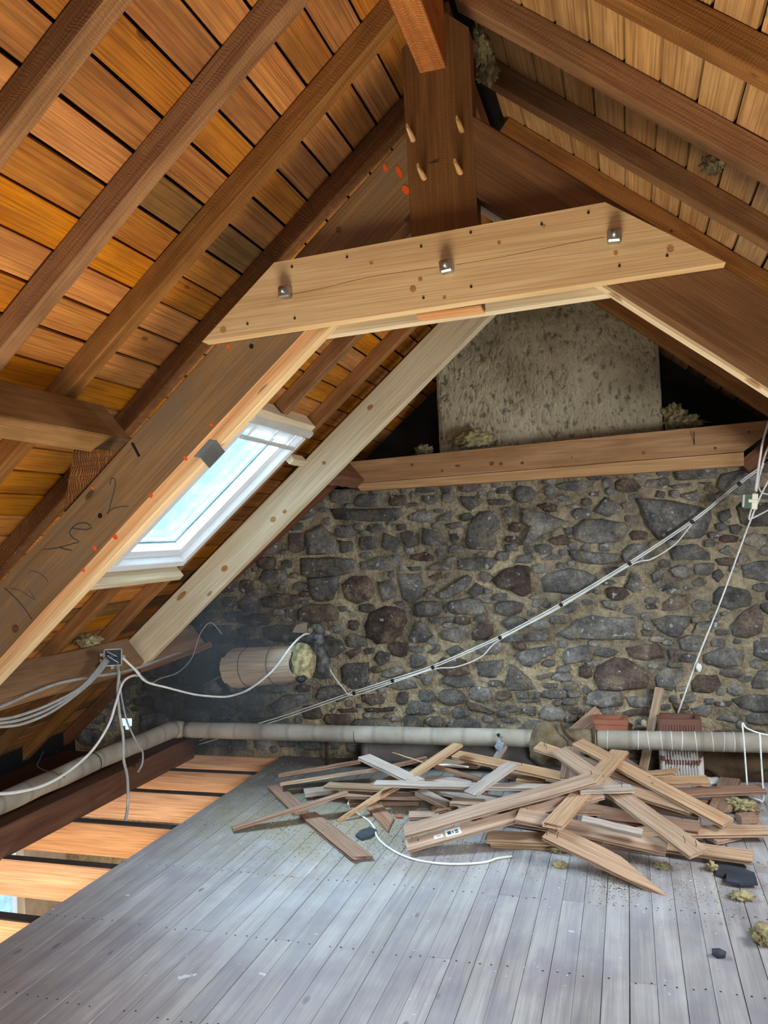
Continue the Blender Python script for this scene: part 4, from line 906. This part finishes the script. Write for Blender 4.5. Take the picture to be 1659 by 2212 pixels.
pipe_run([(-3.20, PY, .253), (-1.2, PY, .262), (1.6, PY, .292)], .058, 'wrap', 'wrapping', pp)
def ring(name, c, X, r, wd, mat, parent):
    M = frame(c, c + X, (0, 0, 1)); vs, fs = [], []; n = 20
    for k, (x, rr) in enumerate(((-wd/2, r), (wd/2, r), (wd/2, r - .004), (-wd/2, r - .004))):
        vs += [(x, rr * math.cos(6.2832 * i / n), rr * math.sin(6.2832 * i / n)) for i in range(n)]
    for k in range(4):
        for i in range(n): fs.append((k*n+i, k*n+(i+1) % n, ((k+1) % 4)*n+(i+1) % n, ((k+1) % 4)*n+i))
    return mesh(name, vs, fs, M_[mat], parent, M, True)
for u in (770, 1290, 1312, 1378, 1400, 1428, 1450, 1472, 1502, 1538, 1562, 1584, 1640):
    p = at(u, 1590, 'y', PY); ring('wrap_seam', Vector((p.x, PY, .262 + (p.x + 1.2) * .0107)), Vector((1, .0, R.uniform(-.12, .12))), .0605, .004, 'cable_white' if u > 1300 else 'wire', pp)
lp = empty('lagged_pipe', (-3.36, 4, .2)); tag(lp, 'pale wrapped pipe along the eaves above the bare joists', 'pipe')
pipe_run([(-3.36, 1.2, .25), (-3.36, 3.5, .25), (-3.35, 4.4, .258), (-3.28, 5.12, .268)], .060, 'wrap', 'wrapping', lp, amp=.12)
for y in (4.95, 4.3): ring('wrap_seam', Vector((-3.345, y, .257)), Vector((.05, 1, .1)), .064, .004, 'wire', lp)
lump('pipe_elbow', (-3.27, 5.17, .258), (.075, .07, .064), M_['wrap'], pp, 3, .1)
o = tube('pipe_prop', [at(705, 1592, 'y', 5.24), at(707, 1655, 'y', 5.24)], .012, M_['rust'], None, 8); tag(o, 'thin dark upright prop under the lagged pipe', 'prop')
fl = empty('flue_pipe', (-1.2, 5.36, .02)); tag(fl, 'dull grey-brown flue pipe lying behind the heap under the lagged pipe', 'pipe')
A, B = at(792, 1625, 'y', 5.33), at(1170, 1640, 'y', 5.33); A.z = B.z = .115
pipe_run([A, B], .098, 'flue', 'flue_tube', fl, 24, .0)
ring('collar', A + Vector((.02, 0, 0)), Vector((1, 0, 0)), .108, .05, 'flue', fl)
# burlap round the pipe
def cloth_lump(name, c, s, mat, seed, lab):
    o = lump(name, c, s, M_[mat], None, seed, .28, 1.6, 4); return tag(o, lab, 'cloth')
cb = at(1190, 1600, 'y', PY); bs = empty('burlap_wrap', (cb.x, PY, .1)); tag(bs, 'grey-brown burlap sacking wrapped round the lagged pipe', 'cloth')
lump('sacking', (cb.x - .01, PY - .02, .23), (.135, .10, .145), M_['burlap'], bs, 2, .2, 1.3, 4)
pipe_run([(cb.x + .05, PY, .27), (cb.x + .28, PY, .275)], .068, 'burlap', 'wrapped_end', bs, amp=.12)
tube('tie', [Vector((cb.x + .27, PY + .072 * math.cos(a), .275 + .072 * math.sin(a))) for a in np.linspace(0, 6.28, 14)], .008, M_['burlap2'], bs, 6, 2)
tube('fold', [at(1212, 1563, 'y', PY - .07), at(1222, 1585, 'y', PY - .1), at(1240, 1600, 'y', PY - .09)], .010, M_['burlap2'], bs, 6)
c = at(1570, 1650, 'y', 5.36); cloth_lump('burlap_heap', (c.x + .08, 5.38, .12), (.30, .10, .15), 'burlap2', 5, 'dark brown burlap heaped in the corner behind the hanging white wire')
p = at(1080, 1612, 'y', 5.09); o = lump('plastic_rag', p, (.026, .008, .045), M_['plastic'], None, 4, .8, 2.5, 3); tag(o, 'milky scrap of plastic film hanging on the lagged pipe', 'plastic')
p = at(1077, 1588, 'y', 5.115); o = lump('tar_patch', p, (.010, .006, .012), M_['black'], None, 6, .5, 2, 2); tag(o, 'black tar blob on the lagged pipe above the plastic scrap', 'tar')

# ================================================================== clay flues
def flue_box(name, x0, x1, y0, y1, z0, z1, th, mat, lab, flutes=0, inner='terra_dark', rim=.0):
    root = empty(name, ((x0+x1)/2, (y0+y1)/2, z0)); tag(root, lab, 'clay flue'); cr = .03
    def rr(ax, ay, n=5):
        P = []; cxm, cym = (x0+x1)/2, (y0+y1)/2
        for qx, qy, a0 in ((1, 1, 0), (-1, 1, 90), (-1, -1, 180), (1, -1, 270)):
            for k in range(n): a = math.radians(a0 + 90 * k / (n - 1)); P.append((cxm + qx * (ax - cr) + cr * math.cos(a), cym + qy * (ay - cr) + cr * math.sin(a)))
        return P
    ax, ay = (x1-x0)/2, (y1-y0)/2; vs, fs = [], []
    lv = [(ax, ay, z0), (ax, ay, z1 - .03), (ax + rim, ay + rim, z1 - .028), (ax + rim, ay + rim, z1), (ax - th, ay - th, z1), (ax - th, ay - th, z0 + .01)]
    for (a, b_, zz) in lv: vs += [(p[0], p[1], zz) for p in rr(a, b_)]
    n = 20
    for k in range(len(lv) - 1):
        for i in range(n): fs.append((k*n+i, k*n+(i+1) % n, (k+1)*n+(i+1) % n, (k+1)*n+i))
    fs += [tuple(range(n)), tuple((len(lv)-1)*n + i for i in range(n))]
    mesh('body', [Vector(v) - Vector(((x0+x1)/2, (y0+y1)/2, z0)) for v in vs], fs, M_[mat], root, Matrix.Translation(((x0+x1)/2, (y0+y1)/2, z0)))
    for i in range(flutes):
        x = x0 + cr + (x1 - x0 - 2 * cr) * (i + .5) / flutes
        tube('flute', [(x, y0 - .002, z0 + .02), (x, y0 - .002, z1 - .035)], .0055, M_[mat], root, 6)
    return root
flue_box('clay_trough', -.285, -.065, 5.27, 5.42, .0, .375, .02, 'terra', 'smooth orange clay trough behind the lagged pipe', rim=.006)
flue_box('clay_flue', .115, .375, 5.26, 5.44, .0, .39, .028, 'painted_terra', 'fluted clay flue with flaking white paint behind the lagged pipe', 12)
p = at(1530, 1690, 'z', .02); o = lump('plaster_scrap', p, (.09, .05, .03), M_['plaster'], None, 9, .4, 2, 3, -.02); tag(o, 'white crumbled plaster scrap at the foot of the fluted flue', 'rubble')
p = at(1392, 1562, 'y', 5.3); o = lump('paper_scrap', p, (.018, .014, .024), M_['card'], None, 11, .5, 2, 2); tag(o, 'crumpled pale scrap wedged behind the pipe by the standing board', 'scrap')

# ================================================================== lagged tank
A, B = at(512, 1443, 'y', 5.30), at(652, 1432, 'y', 4.98)
tk = empty('lagged_tank', (A + B) / 2 - Vector((0, 0, .15))); tag(tk, 'small horizontal tank wrapped in wooden slats and yellow wool on the wall', 'tank')
M = frame(A, B, (0, 0, 1)); L = (B - A).length; ns = 18
for i in range(ns):
    a = 2 * math.pi * i / ns; e0, e1 = R.uniform(-.015, .015), R.uniform(-.015, .015)
    vs, fs = loft(L + e1, prof_box(2 * math.pi * .142 / ns * .98, .009, .002), 4, .0012, e0)
    mesh('stave', vs, fs, M_['stave'], tk, M @ Matrix.Rotation(a, 4, 'X') @ Matrix.Translation((0, 0, .142)) @ Matrix.Rotation(.04, 4, 'Y'))
for k, x in enumerate((.28, .72)):
    tube('binding_wire', [M @ Vector((L * x + .006 * math.sin(3 * a), .151 * math.sin(a), .151 * math.cos(a))) for a in np.linspace(0, 6.3, 20)], .0028, M_['wire'], tk, 5, 2)
core = lump('wool_end', M @ Vector((L + .01, 0, 0)), (.085, .10, .132), M_['wool'], tk, 4, .22, 2.0, 4); lump('wool_end', M @ Vector((-.012, .0, 0)), (.05, .12, .125), M_['wool'], tk, 8, .2, 2.0, 3)
lump('tar_patch', M @ Vector((L + .04, -.055, -.1)), (.035, .035, .03), M_['black'], tk, 3, .3, 2, 2)
lump('grey_fluff', M @ Vector((-.03, -.02, -.12)), (.06, .03, .05), M_['wool_grey'], tk, 7, .5, 3, 3, None, .3)
tube('lagged_connection', [at(610, 1378, 'y', 5.2), at(655, 1381, 'y', 5.12), at(688, 1376, 'y', 5.05), at(692, 1395, 'y', 5.04), at(697, 1440, 'y', 5.12)], .027, M_['wool_grey'], tk, 10, 8, lambda t: 1 + .25 * math.sin(t * 40))
lump('wool_tuft', at(697, 1432, 'y', 5.1), (.045, .04, .075), M_['wool_grey'], tk, 2, .4, 2.5, 3, None, .3); lump('wool_tuft', at(690, 1362, 'y', 5.05), (.03, .03, .03), M_['wool_grey'], tk, 6, .4, 3, 3, None, .4)
lump('foam_tuft', at(671, 1363, 'y', 5.1), (.022, .022, .022), M_['wool'], tk, 6, .3, 3, 2)
tube('brass_stub', [at(500, 1461, 'y', 5.34), at(482, 1460, 'y', 5.36), at(471, 1463, 'y', 5.38), at(458, 1471, 'y', 5.42)], .010, M_['copper'], tk, 8)
c_ = [at(u, v, 'y', 5.2) for u, v in ((631, 1366), (640, 1350), (663, 1344), (663, 1368))]; prism_y('cardboard_scrap', [(p.x, p.z) for p in c_], 5.2, 5.204, M_['card'], tk)
o = lump('dust_tuft', at(456, 1488, 'y', 5.45), (.06, .03, .06), M_['wool_grey'], None, 15, .6, 3, 3, None, .4); tag(o, 'matted grey tuft of lagging on the wall below the brass stub', 'lagging')

# ================================================================== cables and boxes
def cable(name, pts, r, mat, lab, grp=None):
    o = tube(name, [at(u, v, 'y', y) for u, v, y in pts], r, M_[mat], None, 8, 6); return tag(o, lab, 'cable', grp)
CB = 'white cables taped in a bundle across the wall'
bun = [(765, 1497), (848, 1470), (935, 1441), (1080, 1377), (1212, 1306), (1360, 1217), (1495, 1127), (1597, 1045), (1648, 1008)]
for k, (dx, dy, dyy) in enumerate(((0, -3.5, 0), (.8, .8, .004), (0, 4.8, .008))):
    pts = []
    for i, (u, v) in enumerate(bun):
        pts.append((u + dx, v + dy, 5.43 - dyy - .02 * (i > 6)))
        if k == 2 and i in (2, 5):                      # slack loops between the tapes
            n_ = bun[i + 1]; pts += [(u + (n_[0]-u) * .35, v + (n_[1]-v) * .35 + 22, 5.43), (u + (n_[0]-u) * .72, v + (n_[1]-v) * .72 + 24, 5.43)]
    if k == 2: pts = [(700, 1410, 5.20), (715, 1450, 5.30), (740, 1485, 5.38)] + pts; pts = pts[:-2]
    else: pts = [(430, 1600 + 8 * k, 5.47), (600, 1550 + 6 * k, 5.44)] + pts
    cable('white_cable', pts, .0044, 'cable_white', ('white cable of the taped bundle that dips in slack loops', 'upper white cable of the taped bundle crossing the stone wall', 'lower straight white cable of the taped bundle crossing the stone wall')[(k + 1) % 3], CB)
TG = 'black tape bands on the cable bundle'
for i, (u, v) in enumerate(bun[:-1]):
    p = at(u, v + .5, 'y', 5.424 - .02 * (i > 6)); nx = bun[i + 1]; q_ = at(nx[0], nx[1], 'y', 5.424)
    o = boxM('tape_band', frame(p, q_, (0, 0, 1)), (.022, .02, .027), M_['black'], None, .003); o.matrix_basis = frame(p, q_, (0, 0, 1)); WM[o.name] = o.matrix_basis.copy()
    tag(o, 'black tape band binding the white cables on the stone wall', 'tape', TG)
cable('white_cable', [(1700, 985, 5.12), (1659, 1040, 5.15), (1622, 1122, 5.2), (1560, 1290, 5.28), (1508, 1420, 5.33), (1465, 1540, 5.36)], .005, 'cable_white', 'thin white cable hanging straight down into the fluted flue')
o = lump('cable_clip', at(1510, 1442, 'y', 5.32), (.016, .008, .03), M_['cable_white'], None, 3, .5, 2, 2); tag(o, 'torn white clip on the straight hanging cable', 'clip')
cable('white_cable', [(1672, 880, 5.1), (1650, 945, 5.12), (1640, 1000, 5.15), (1632, 1060, 5.18)], .007, 'cable_white', 'thick white cable coming down into the green and cream connector')
cable('white_cable', [(1675, 925, 5.2), (1652, 985, 5.2), (1640, 1030, 5.2), (1634, 1062, 5.19)], .005, 'cable_white', 'thin white cable beside the thick one above the connector')
cable('white_cable', [(1650, 1000, 5.2), (1640, 1030, 5.21), (1639, 1052, 5.21), (1648, 1065, 5.2), (1675, 1070, 5.18)], .005, 'cable_white', 'white cable curving away beside the connector')
cable('white_cable', [(1700, 1080, 5.1), (1659, 1102, 5.15), (1628, 1118, 5.2), (1618, 1120, 5.2), (1626, 1090, 5.19)], .005, 'cable_white', 'white cable doubling back under the connector')
p = at(1622, 1083, 'y', 5.18); cn = empty('cable_connector', p); tag(cn, 'green and cream plastic cable connector hanging by the ledger beam', 'connector')
Mc = Matrix.Translation(p) @ Matrix.Rotation(.12, 4, 'Y')
boxM('green_half', Mc @ Matrix.Translation((-.022, 0, 0)), (.05, .03, .09), M_['green'], cn); boxM('grey_edge', Mc @ Matrix.Translation((-.043, -.008, 0)), (.012, .026, .075), M_['frame_grey'], cn)
boxM('cream_half', Mc @ Matrix.Translation((.02, 0, 0)), (.034, .03, .095), M_['cream'], cn); boxM('cream_latch', Mc @ Matrix.Translation((.008, -.012, .002)), (.05, .02, .02), M_['cream'], cn)
# white wire loop by the burlap
o = tube('hanging_wire', [at(u, v, 'y', 4.95) for u, v in ((1614, 1696), (1610, 1640), (1606, 1590), (1604, 1562), (1612, 1572), (1635, 1582), (1665, 1588), (1700, 1582))], .0048, M_['cable_white'], None, 8); tag(o, 'white wire looping over the end of the lagged pipe', 'cable')
o = tube('hanging_wire', [at(u, v, 'y', 4.93) for u, v in ((1641, 1584), (1645, 1650), (1649, 1725), (1640, 1728), (1625, 1722), (1612, 1716))], .0048, M_['cable_white'], None, 8); tag(o, 'white wire hanging to the floor from the loop over the pipe', 'cable')
# cord on the floor
o = tube('white_cable', [at(u, v, 'z', .006 if u > 760 else .03) for u, v in ((752, 1735), (755, 1746), (770, 1756), (795, 1772), (808, 1788), (815, 1808), (835, 1828), (870, 1848), (910, 1860), (960, 1866), (1010, 1866), (1050, 1862), (1075, 1854), (1106, 1850))], .0055, M_['cable_white'], None, 8); tag(o, 'white cord curling over the floor in front of the heap', 'cable')
# junction box on the low purlin and its grey cables
p = at(243, 1420, 'x', -3.13); jb = empty('junction_box', p); tag(jb, 'open grey junction box with coloured wires on the low purlin', 'box')
Mj = frame(p, p + Vector((.75, .65, -.05)), (.62, -.75, .1))
w2, h2 = .052, .05
for (dx, dz, sx, sz) in ((0, h2, 2*w2, .008), (0, -h2, 2*w2, .008), (-w2, 0, .008, 2*h2), (w2, 0, .008, 2*h2)): boxM('box_side', Mj @ Matrix.Translation((dx, dz, 0)), (sx, sz, .05), M_['box'], jb)
boxM('box_back', Mj @ Matrix.Translation((0, 0, -.024)), (2*w2, 2*h2, .006), M_['black'], jb)
for i in range(12):
    a, b_ = R.uniform(-.035, .035), R.uniform(-.035, .035)
    tube('core_wire', [Mj @ Vector((a, b_, -.02)), Mj @ Vector((a * .5 + R.uniform(-.02, .02), b_ * .4, .012)), Mj @ Vector((R.uniform(-.04, .04), R.uniform(-.04, .04), 0))], .0025, M_[R.choice(['blue', 'blue', 'yellowgreen', 'black', 'cable_white'])], jb, 5, 4)
for (dx, dz) in ((-w2 - .012, -.02), (-w2 - .012, .02), (0, -h2 - .012), (.03, -h2 - .012), (w2 + .012, 0)): boxM('cable_gland', Mj @ Matrix.Translation((dx, dz, 0)), (.024, .024, .024), M_['box'], jb, .006)
GC = 'grey cables sagging from the junction box'
def xc(name, pts, r, mat, lab, grp=None):
    o = tube(name, [at(u, v, 'x', x) for u, v, x in pts], r, M_[mat], None, 8, 6); return tag(o, lab, 'cable', grp)
for k in range(3):
    xc('grey_cable', [(228 + 3*k, 1422 + 3*k, -3.13), (205 + 3*k, 1452 + 3*k, -3.1), (170, 1488 + 4*k, -3.08), (110, 1520 + 9*k, -3.07), (50, 1543 + 10*k, -3.07), (0, 1554 + 8*k, -3.07), (-60, 1555 + 8*k, -3.07)], .008, 'cable_grey', 'grey cable sagging from the junction box beneath the truss rafter', GC)
xc('grey_cable', [(-60, 1545, -3.1), (0, 1527, -3.12), (70, 1497, -3.13), (130, 1475, -3.14), (200, 1462, -3.15), (260, 1452, -3.15), (310, 1438, -3.16), (380, 1412, -3.2), (450, 1392, -3.3)], .009, 'cable_grey', 'straight grey cable clipped along the bottom edge of the low purlin')
xc('grey_cable', [(252, 1435, -3.1), (257, 1455, -3.06), (254, 1490, -3.05), (258, 1540, -3.04), (266, 1590, -3.03), (267, 1640, -3.02), (275, 1680, -3.02), (276, 1740, -3.02), (268, 1790, -3.02), (266, 1820, -3.02)], .009, 'cable_grey', 'thick grey cable hanging straight down through the gap in the floor')
xc('grey_cable', [(258, 1470, -3.05), (263, 1510, -3.05), (275, 1560, -3.04), (298, 1610, -3.03), (308, 1625, -3.03), (307, 1650, -3.03), (298, 1668, -3.03)], .006, 'cable_grey', 'thin grey cable with a loose end dangling beside the thick one')
xc('white_cable', [(264, 1422, -3.1), (285, 1440, -3.08), (302, 1458, -3.06), (285, 1460, -3.05), (265, 1475, -3.03), (250, 1520, -3.0), (235, 1565, -3.0), (200, 1620, -3.0), (150, 1665, -3.0), (95, 1696, -3.0), (30, 1712, -3.0), (-40, 1716, -3.0)], .008, 'cable_white', 'white cable swinging down from the junction box in front of the eaves pipe')
cable('white_cable', [(264, 1420, 4.25), (290, 1445, 4.3), (315, 1472, 4.4), (360, 1485, 4.55), (420, 1500, 4.75), (470, 1505, 4.85), (500, 1503, 4.88), (540, 1488, 4.85), (590, 1448, 4.82), (630, 1395, 4.85), (655, 1372, 5.0), (672, 1369, 5.1)], .007, 'cable_white', 'white cable drooping from the junction box to the lagged tank')
cable('white_cable', [(300, 1455, 4.35), (325, 1475, 4.5), (345, 1466, 4.7), (385, 1452, 5.0), (415, 1420, 5.2), (432, 1370, 5.3), (455, 1345, 5.4), (480, 1370, 5.45)], .004, 'cable_grey', 'thin grey wire running up the dark corner of the stone wall')
# thin batten at the foot of the corner
o = timber('batten', at(301, 1447, 'y', 4.9), at(455, 1392, 'y', 5.5), .03, .045, (0, 0, 1), M_['brace'], segs=4); tag(o, 'thin reddish batten from the low purlin to the stone wall', 'batten')

# ================================================================== wool tufts, slates, rubble
WG = 'tufts of yellow mineral wool'
def tuft(u, v, ax, val, s, seed, lab, grp=None):
    p = at(u, v, ax, val); o = lump('wool_tuft', p, s, M_['wool'], None, seed, .75, 2.6, 4, None, .55); return tag(o, lab, 'insulation', grp)
tuft(1205, 1836, 'z', .012, (.04, .018, .012), 1, 'flat tuft of yellow wool on the floor before the pointed board'); tuft(1207, 1868, 'z', .01, (.03, .016, .014), 2, 'small pair of yellow wool crumbs on the floor boards')
tuft(1431, 1872, 'z', .01, (.03, .02, .014), 3, 'small yellow wool crumb between the pointed board and the slates'); tuft(1537, 1872, 'z', .02, (.022, .02, .018), 14, 'yellow wool tuft tucked beside the slates')
tuft(1602, 1936, 'z', .012, (.042, .026, .014), 4, 'loose yellow wool tuft on the floor past the slates'); tuft(1652, 2022, 'z', .03, (.034, .03, .03), 5, 'yellow wool tuft on a dark scrap at the floor edge')
tuft(1600, 1738, 'z', .05, (.06, .04, .026), 6, 'yellow wool heap behind the small cut block'); tuft(1025, 948, 'y', 5.5, (.11, .05, .05), 7, 'yellow-green wool lump on the ledger beam before the chimney')
tuft(1456, 900, 'y', 5.6, (.06, .04, .07), 8, 'wool strip hanging in the dark gap beside the chimney'); tuft(1485, 912, 'y', 5.58, (.08, .04, .04), 9, 'ragged wool lump lying on the ledger beam beside the chimney')
tuft(915, 972, 'y', 5.58, (.05, .04, .03), 12, 'small wool lump on the ledge at the dark end of the ledger beam')
p = at(1040, 90, 'y', 2.6)
tuft(1037, 100, 'y', 2.62, (.024, .03, .05), 10, 'yellow wool stuffed beside the top of the king post'); tuft(1052, 150, 'y', 2.66, (.03, .03, .042), 11, 'paler wool tuft hanging below the one by the king post')
tuft(1540, 355, 'y', 2.62, (.028, .02, .022), 13, 'bright yellow wool scrap caught under a rafter of the paler boarded slope'); tuft(190, 1383, 'y', 4.15, (.07, .03, .035), 16, 'yellow wool scrap on top of the low purlin')
def slate(uvs, z_, th, lab):
    P = [at(u, v, 'z', z_) for u, v in uvs]; n = len(P); vs = P + [p - Vector((0, 0, th)) for p in P]; c = P[0].copy()
    o = mesh('slate', [v - c for v in vs], [tuple(range(n)), tuple(range(2*n-1, n-1, -1))] + [(i, (i+1) % n, n+(i+1) % n, n+i) for i in range(n)], M_['slate'], None, Matrix.Translation(c)); return tag(o, lab, 'slate')
slate(((1547, 1862), (1600, 1862), (1612, 1872), (1608, 1886), (1560, 1892), (1546, 1888)), .012, .01, 'dark slate piece lying partly under another slate')
slate(((1570, 1884), (1605, 1876), (1630, 1884), (1637, 1908), (1600, 1908), (1568, 1902)), .024, .01, 'dark slate piece with a rounded corner lying on another slate')
slate(((768, 1803), (780, 1792), (800, 1786), (814, 1792), (800, 1806), (780, 1811)), .014, .011, 'small dark slate chip beside the white cord')
o = lump('slate_chip', at(1553, 2060, 'z', .012), (.030, .022, .022), M_['slate'], None, 3, .2, 1, 1, -.008); tag(o, 'small dark slate chip alone on the grey floor boards', 'slate')
o = lump('brick_bit', at(862, 1764, 'z', .008), (.022, .014, .010), M_['redbit'], None, 5, .3, 2, 2); tag(o, 'small red brick crumb behind the slate chip by the cord', 'rubble')
o = lump('dark_scrap', at(1656, 2012, 'z', .02), (.05, .05, .03), M_['tornbrown'], None, 5, .3, 2, 2, -.018); tag(o, 'dark wooden scrap under the wool at the floor edge', 'scrap')
# crumbs and dust on the floor
def crumbs(name, spots, mats, label):
    for m_, share in mats:
        vs, fs = [], []
        for (u0, v0, su, sv, n, sz) in spots:
            for _ in range(int(n * share)):
                p = at(R.gauss(u0, su), R.gauss(v0, sv), 'z', 0.0)
                if p.x < FX0 + .02 or p.y > 5.45 or p.x > 2.5: continue
                r = sz * R.uniform(.35, 1.3); q_ = len(vs); a = R.uniform(0, 6.28); e = R.uniform(.4, 1)
                for k in range(5): t = a + 6.2832 * k / 5; vs.append((p.x + r * math.cos(t) * R.uniform(.7, 1.2), p.y + r * e * math.sin(t), .0006))
                vs.append((p.x, p.y, .001 + r * .7)); fs += [(q_ + k, q_ + (k+1) % 5, q_ + 5) for k in range(5)]
        tag(mesh(name, vs, fs, M_[m_], None), label % m_.replace('_', ' ') if '%' in label else label, 'debris', kind='stuff')
M_['crumb_tan'] = plain('tan_dust_crumb', '#a3946c', .95); M_['crumb_dark'] = plain('dark_crumb', '#2e2a26', .95); M_['crumb_white'] = plain('white_crumb', '#dfe3e6', .9)
spots = [(640, 1770, 110, 45, 2600, .0045), (900, 1810, 100, 30, 1600, .0045), (820, 1760, 60, 30, 800, .005), (1250, 1860, 160, 22, 700, .004), (1560, 1920, 60, 40, 700, .004), (1330, 1900, 26, 22, 700, .003), (1420, 1890, 60, 30, 400, .004), (560, 1700, 70, 40, 900, .004), (1610, 1760, 30, 30, 300, .006)]
crumbs('dust_crumbs', spots, (('crumb_tan', .55),), 'tan dust and wood crumbs scattered over the floor by the heap')
crumbs('dark_crumbs', [(1345, 1900, 40, 20, 1500, .0024)] + [(u, v, a, b_, n // 2, s_ * .6) for u, v, a, b_, n, s_ in spots], (('crumb_dark', .28),), 'dark grit crumbs scattered over the floor by the heap')
crumbs('white_crumbs', [(900, 1900, 420, 130, 500, .003), (1250, 1950, 150, 80, 160, .0035)], (('crumb_white', .8),), 'white plaster specks scattered over the floor boards')
# nail heads in rows over the joists
vs, fs = [], []
for y in JY[8:14]:
    for i in range(40):
        for dx in (.025, .068):
            if R.random() < .25: continue
            x = FX0 + i * FW + dx + R.uniform(-.006, .006); yy = y + .032 + R.uniform(-.01, .01); q_ = len(vs); r = .0042
            vs += [(x + r * math.cos(6.2832 * k / 6), yy + r * math.sin(6.2832 * k / 6), .0016) for k in range(6)]; fs.append(tuple(range(q_, q_ + 6)))
o = mesh('nail_heads', vs, fs, M_['rust'], floor); tag(o, kind='stuff')

# ================================================================== dust in the light below the skylight
def haze():
    m = bpy.data.materials.new('dust_haze'); m.use_nodes = True; t = m.node_tree; t.nodes.clear(); n = N(t)
    out = n.new('ShaderNodeOutputMaterial'); vs = n.new('ShaderNodeVolumeScatter'); vs.inputs['Color'].default_value = (.86, .93, .98, 1); vs.inputs['Anisotropy'].default_value = .2
    tc = n.new('ShaderNodeTexCoord'); ln = n.new('ShaderNodeVectorMath', operation='LENGTH'); n.link(tc.outputs['Object'], ln.inputs[0])
    d = n.math('MAXIMUM', n.math('SUBTRACT', 1.0, ln.outputs['Value']), 0.0)
    n.link(n.math('MULTIPLY', d, .20), vs.inputs['Density']); n.link(vs.outputs[0], out.inputs['Volume']); m.cycles.volume_step_rate = 8.0; return m
bm = bmesh.new(); bmesh.ops.create_icosphere(bm, subdivisions=3, radius=1.0); me = bpy.data.meshes.new('dust_haze'); bm.to_mesh(me); bm.free(); me.materials.append(haze())
o = put(bpy.data.objects.new('dust_haze', me), Matrix.Translation((-2.75, 4.68, .75)) @ Matrix.Diagonal((.95, .8, .74, 1)))
tag(o, 'bluish veil of dust hanging below the skylight', 'dust', kind='stuff')
vs, fs = [], []
for _ in range(520):
    p = Vector((R.gauss(-2.6, .55), R.gauss(4.4, .5), abs(R.gauss(.75, .45)))); r = R.uniform(.0008, .0022)
    if p.y > 5.4 or p.x < -3.3: continue
    q_ = len(vs); vs += [p + Vector(d) * r for d in ((1, 0, 0), (-.5, .87, 0), (-.5, -.87, 0), (0, 0, 1.2))]; fs += [(q_, q_+1, q_+2), (q_, q_+1, q_+3), (q_+1, q_+2, q_+3), (q_+2, q_, q_+3)]
tag(mesh('dust_motes', vs, fs, M_['crumb_white'], None), 'white dust specks floating below the skylight', 'dust', kind='stuff')

o = tube('white_cable', [at(u, v, 'z', .16) for u, v in ((925, 1662), (935, 1655), (960, 1652), (985, 1653), (1012, 1657))], .0055, M_['cable_white'], None, 8); tag(o, 'white cable end caught between the boards at the back of the heap', 'cable')
o = tube('white_cable', [at(u, v, 'z', .02) for u, v in ((822, 1735), (850, 1728), (890, 1722), (930, 1720))], .0055, M_['cable_white'], None, 8); tag(o, 'white cable running into the shadow under the heap', 'cable')
o = tube('loose_wire', [at(u, v, 'x', -3.1) for u, v in ((94, 1623), (86, 1640), (81, 1655), (100, 1665), (119, 1670), (139, 1679), (130, 1668))], .0022, M_['wire'], None, 5); tag(o, 'thin kinked wire sticking up over the eaves pipe', 'wire')
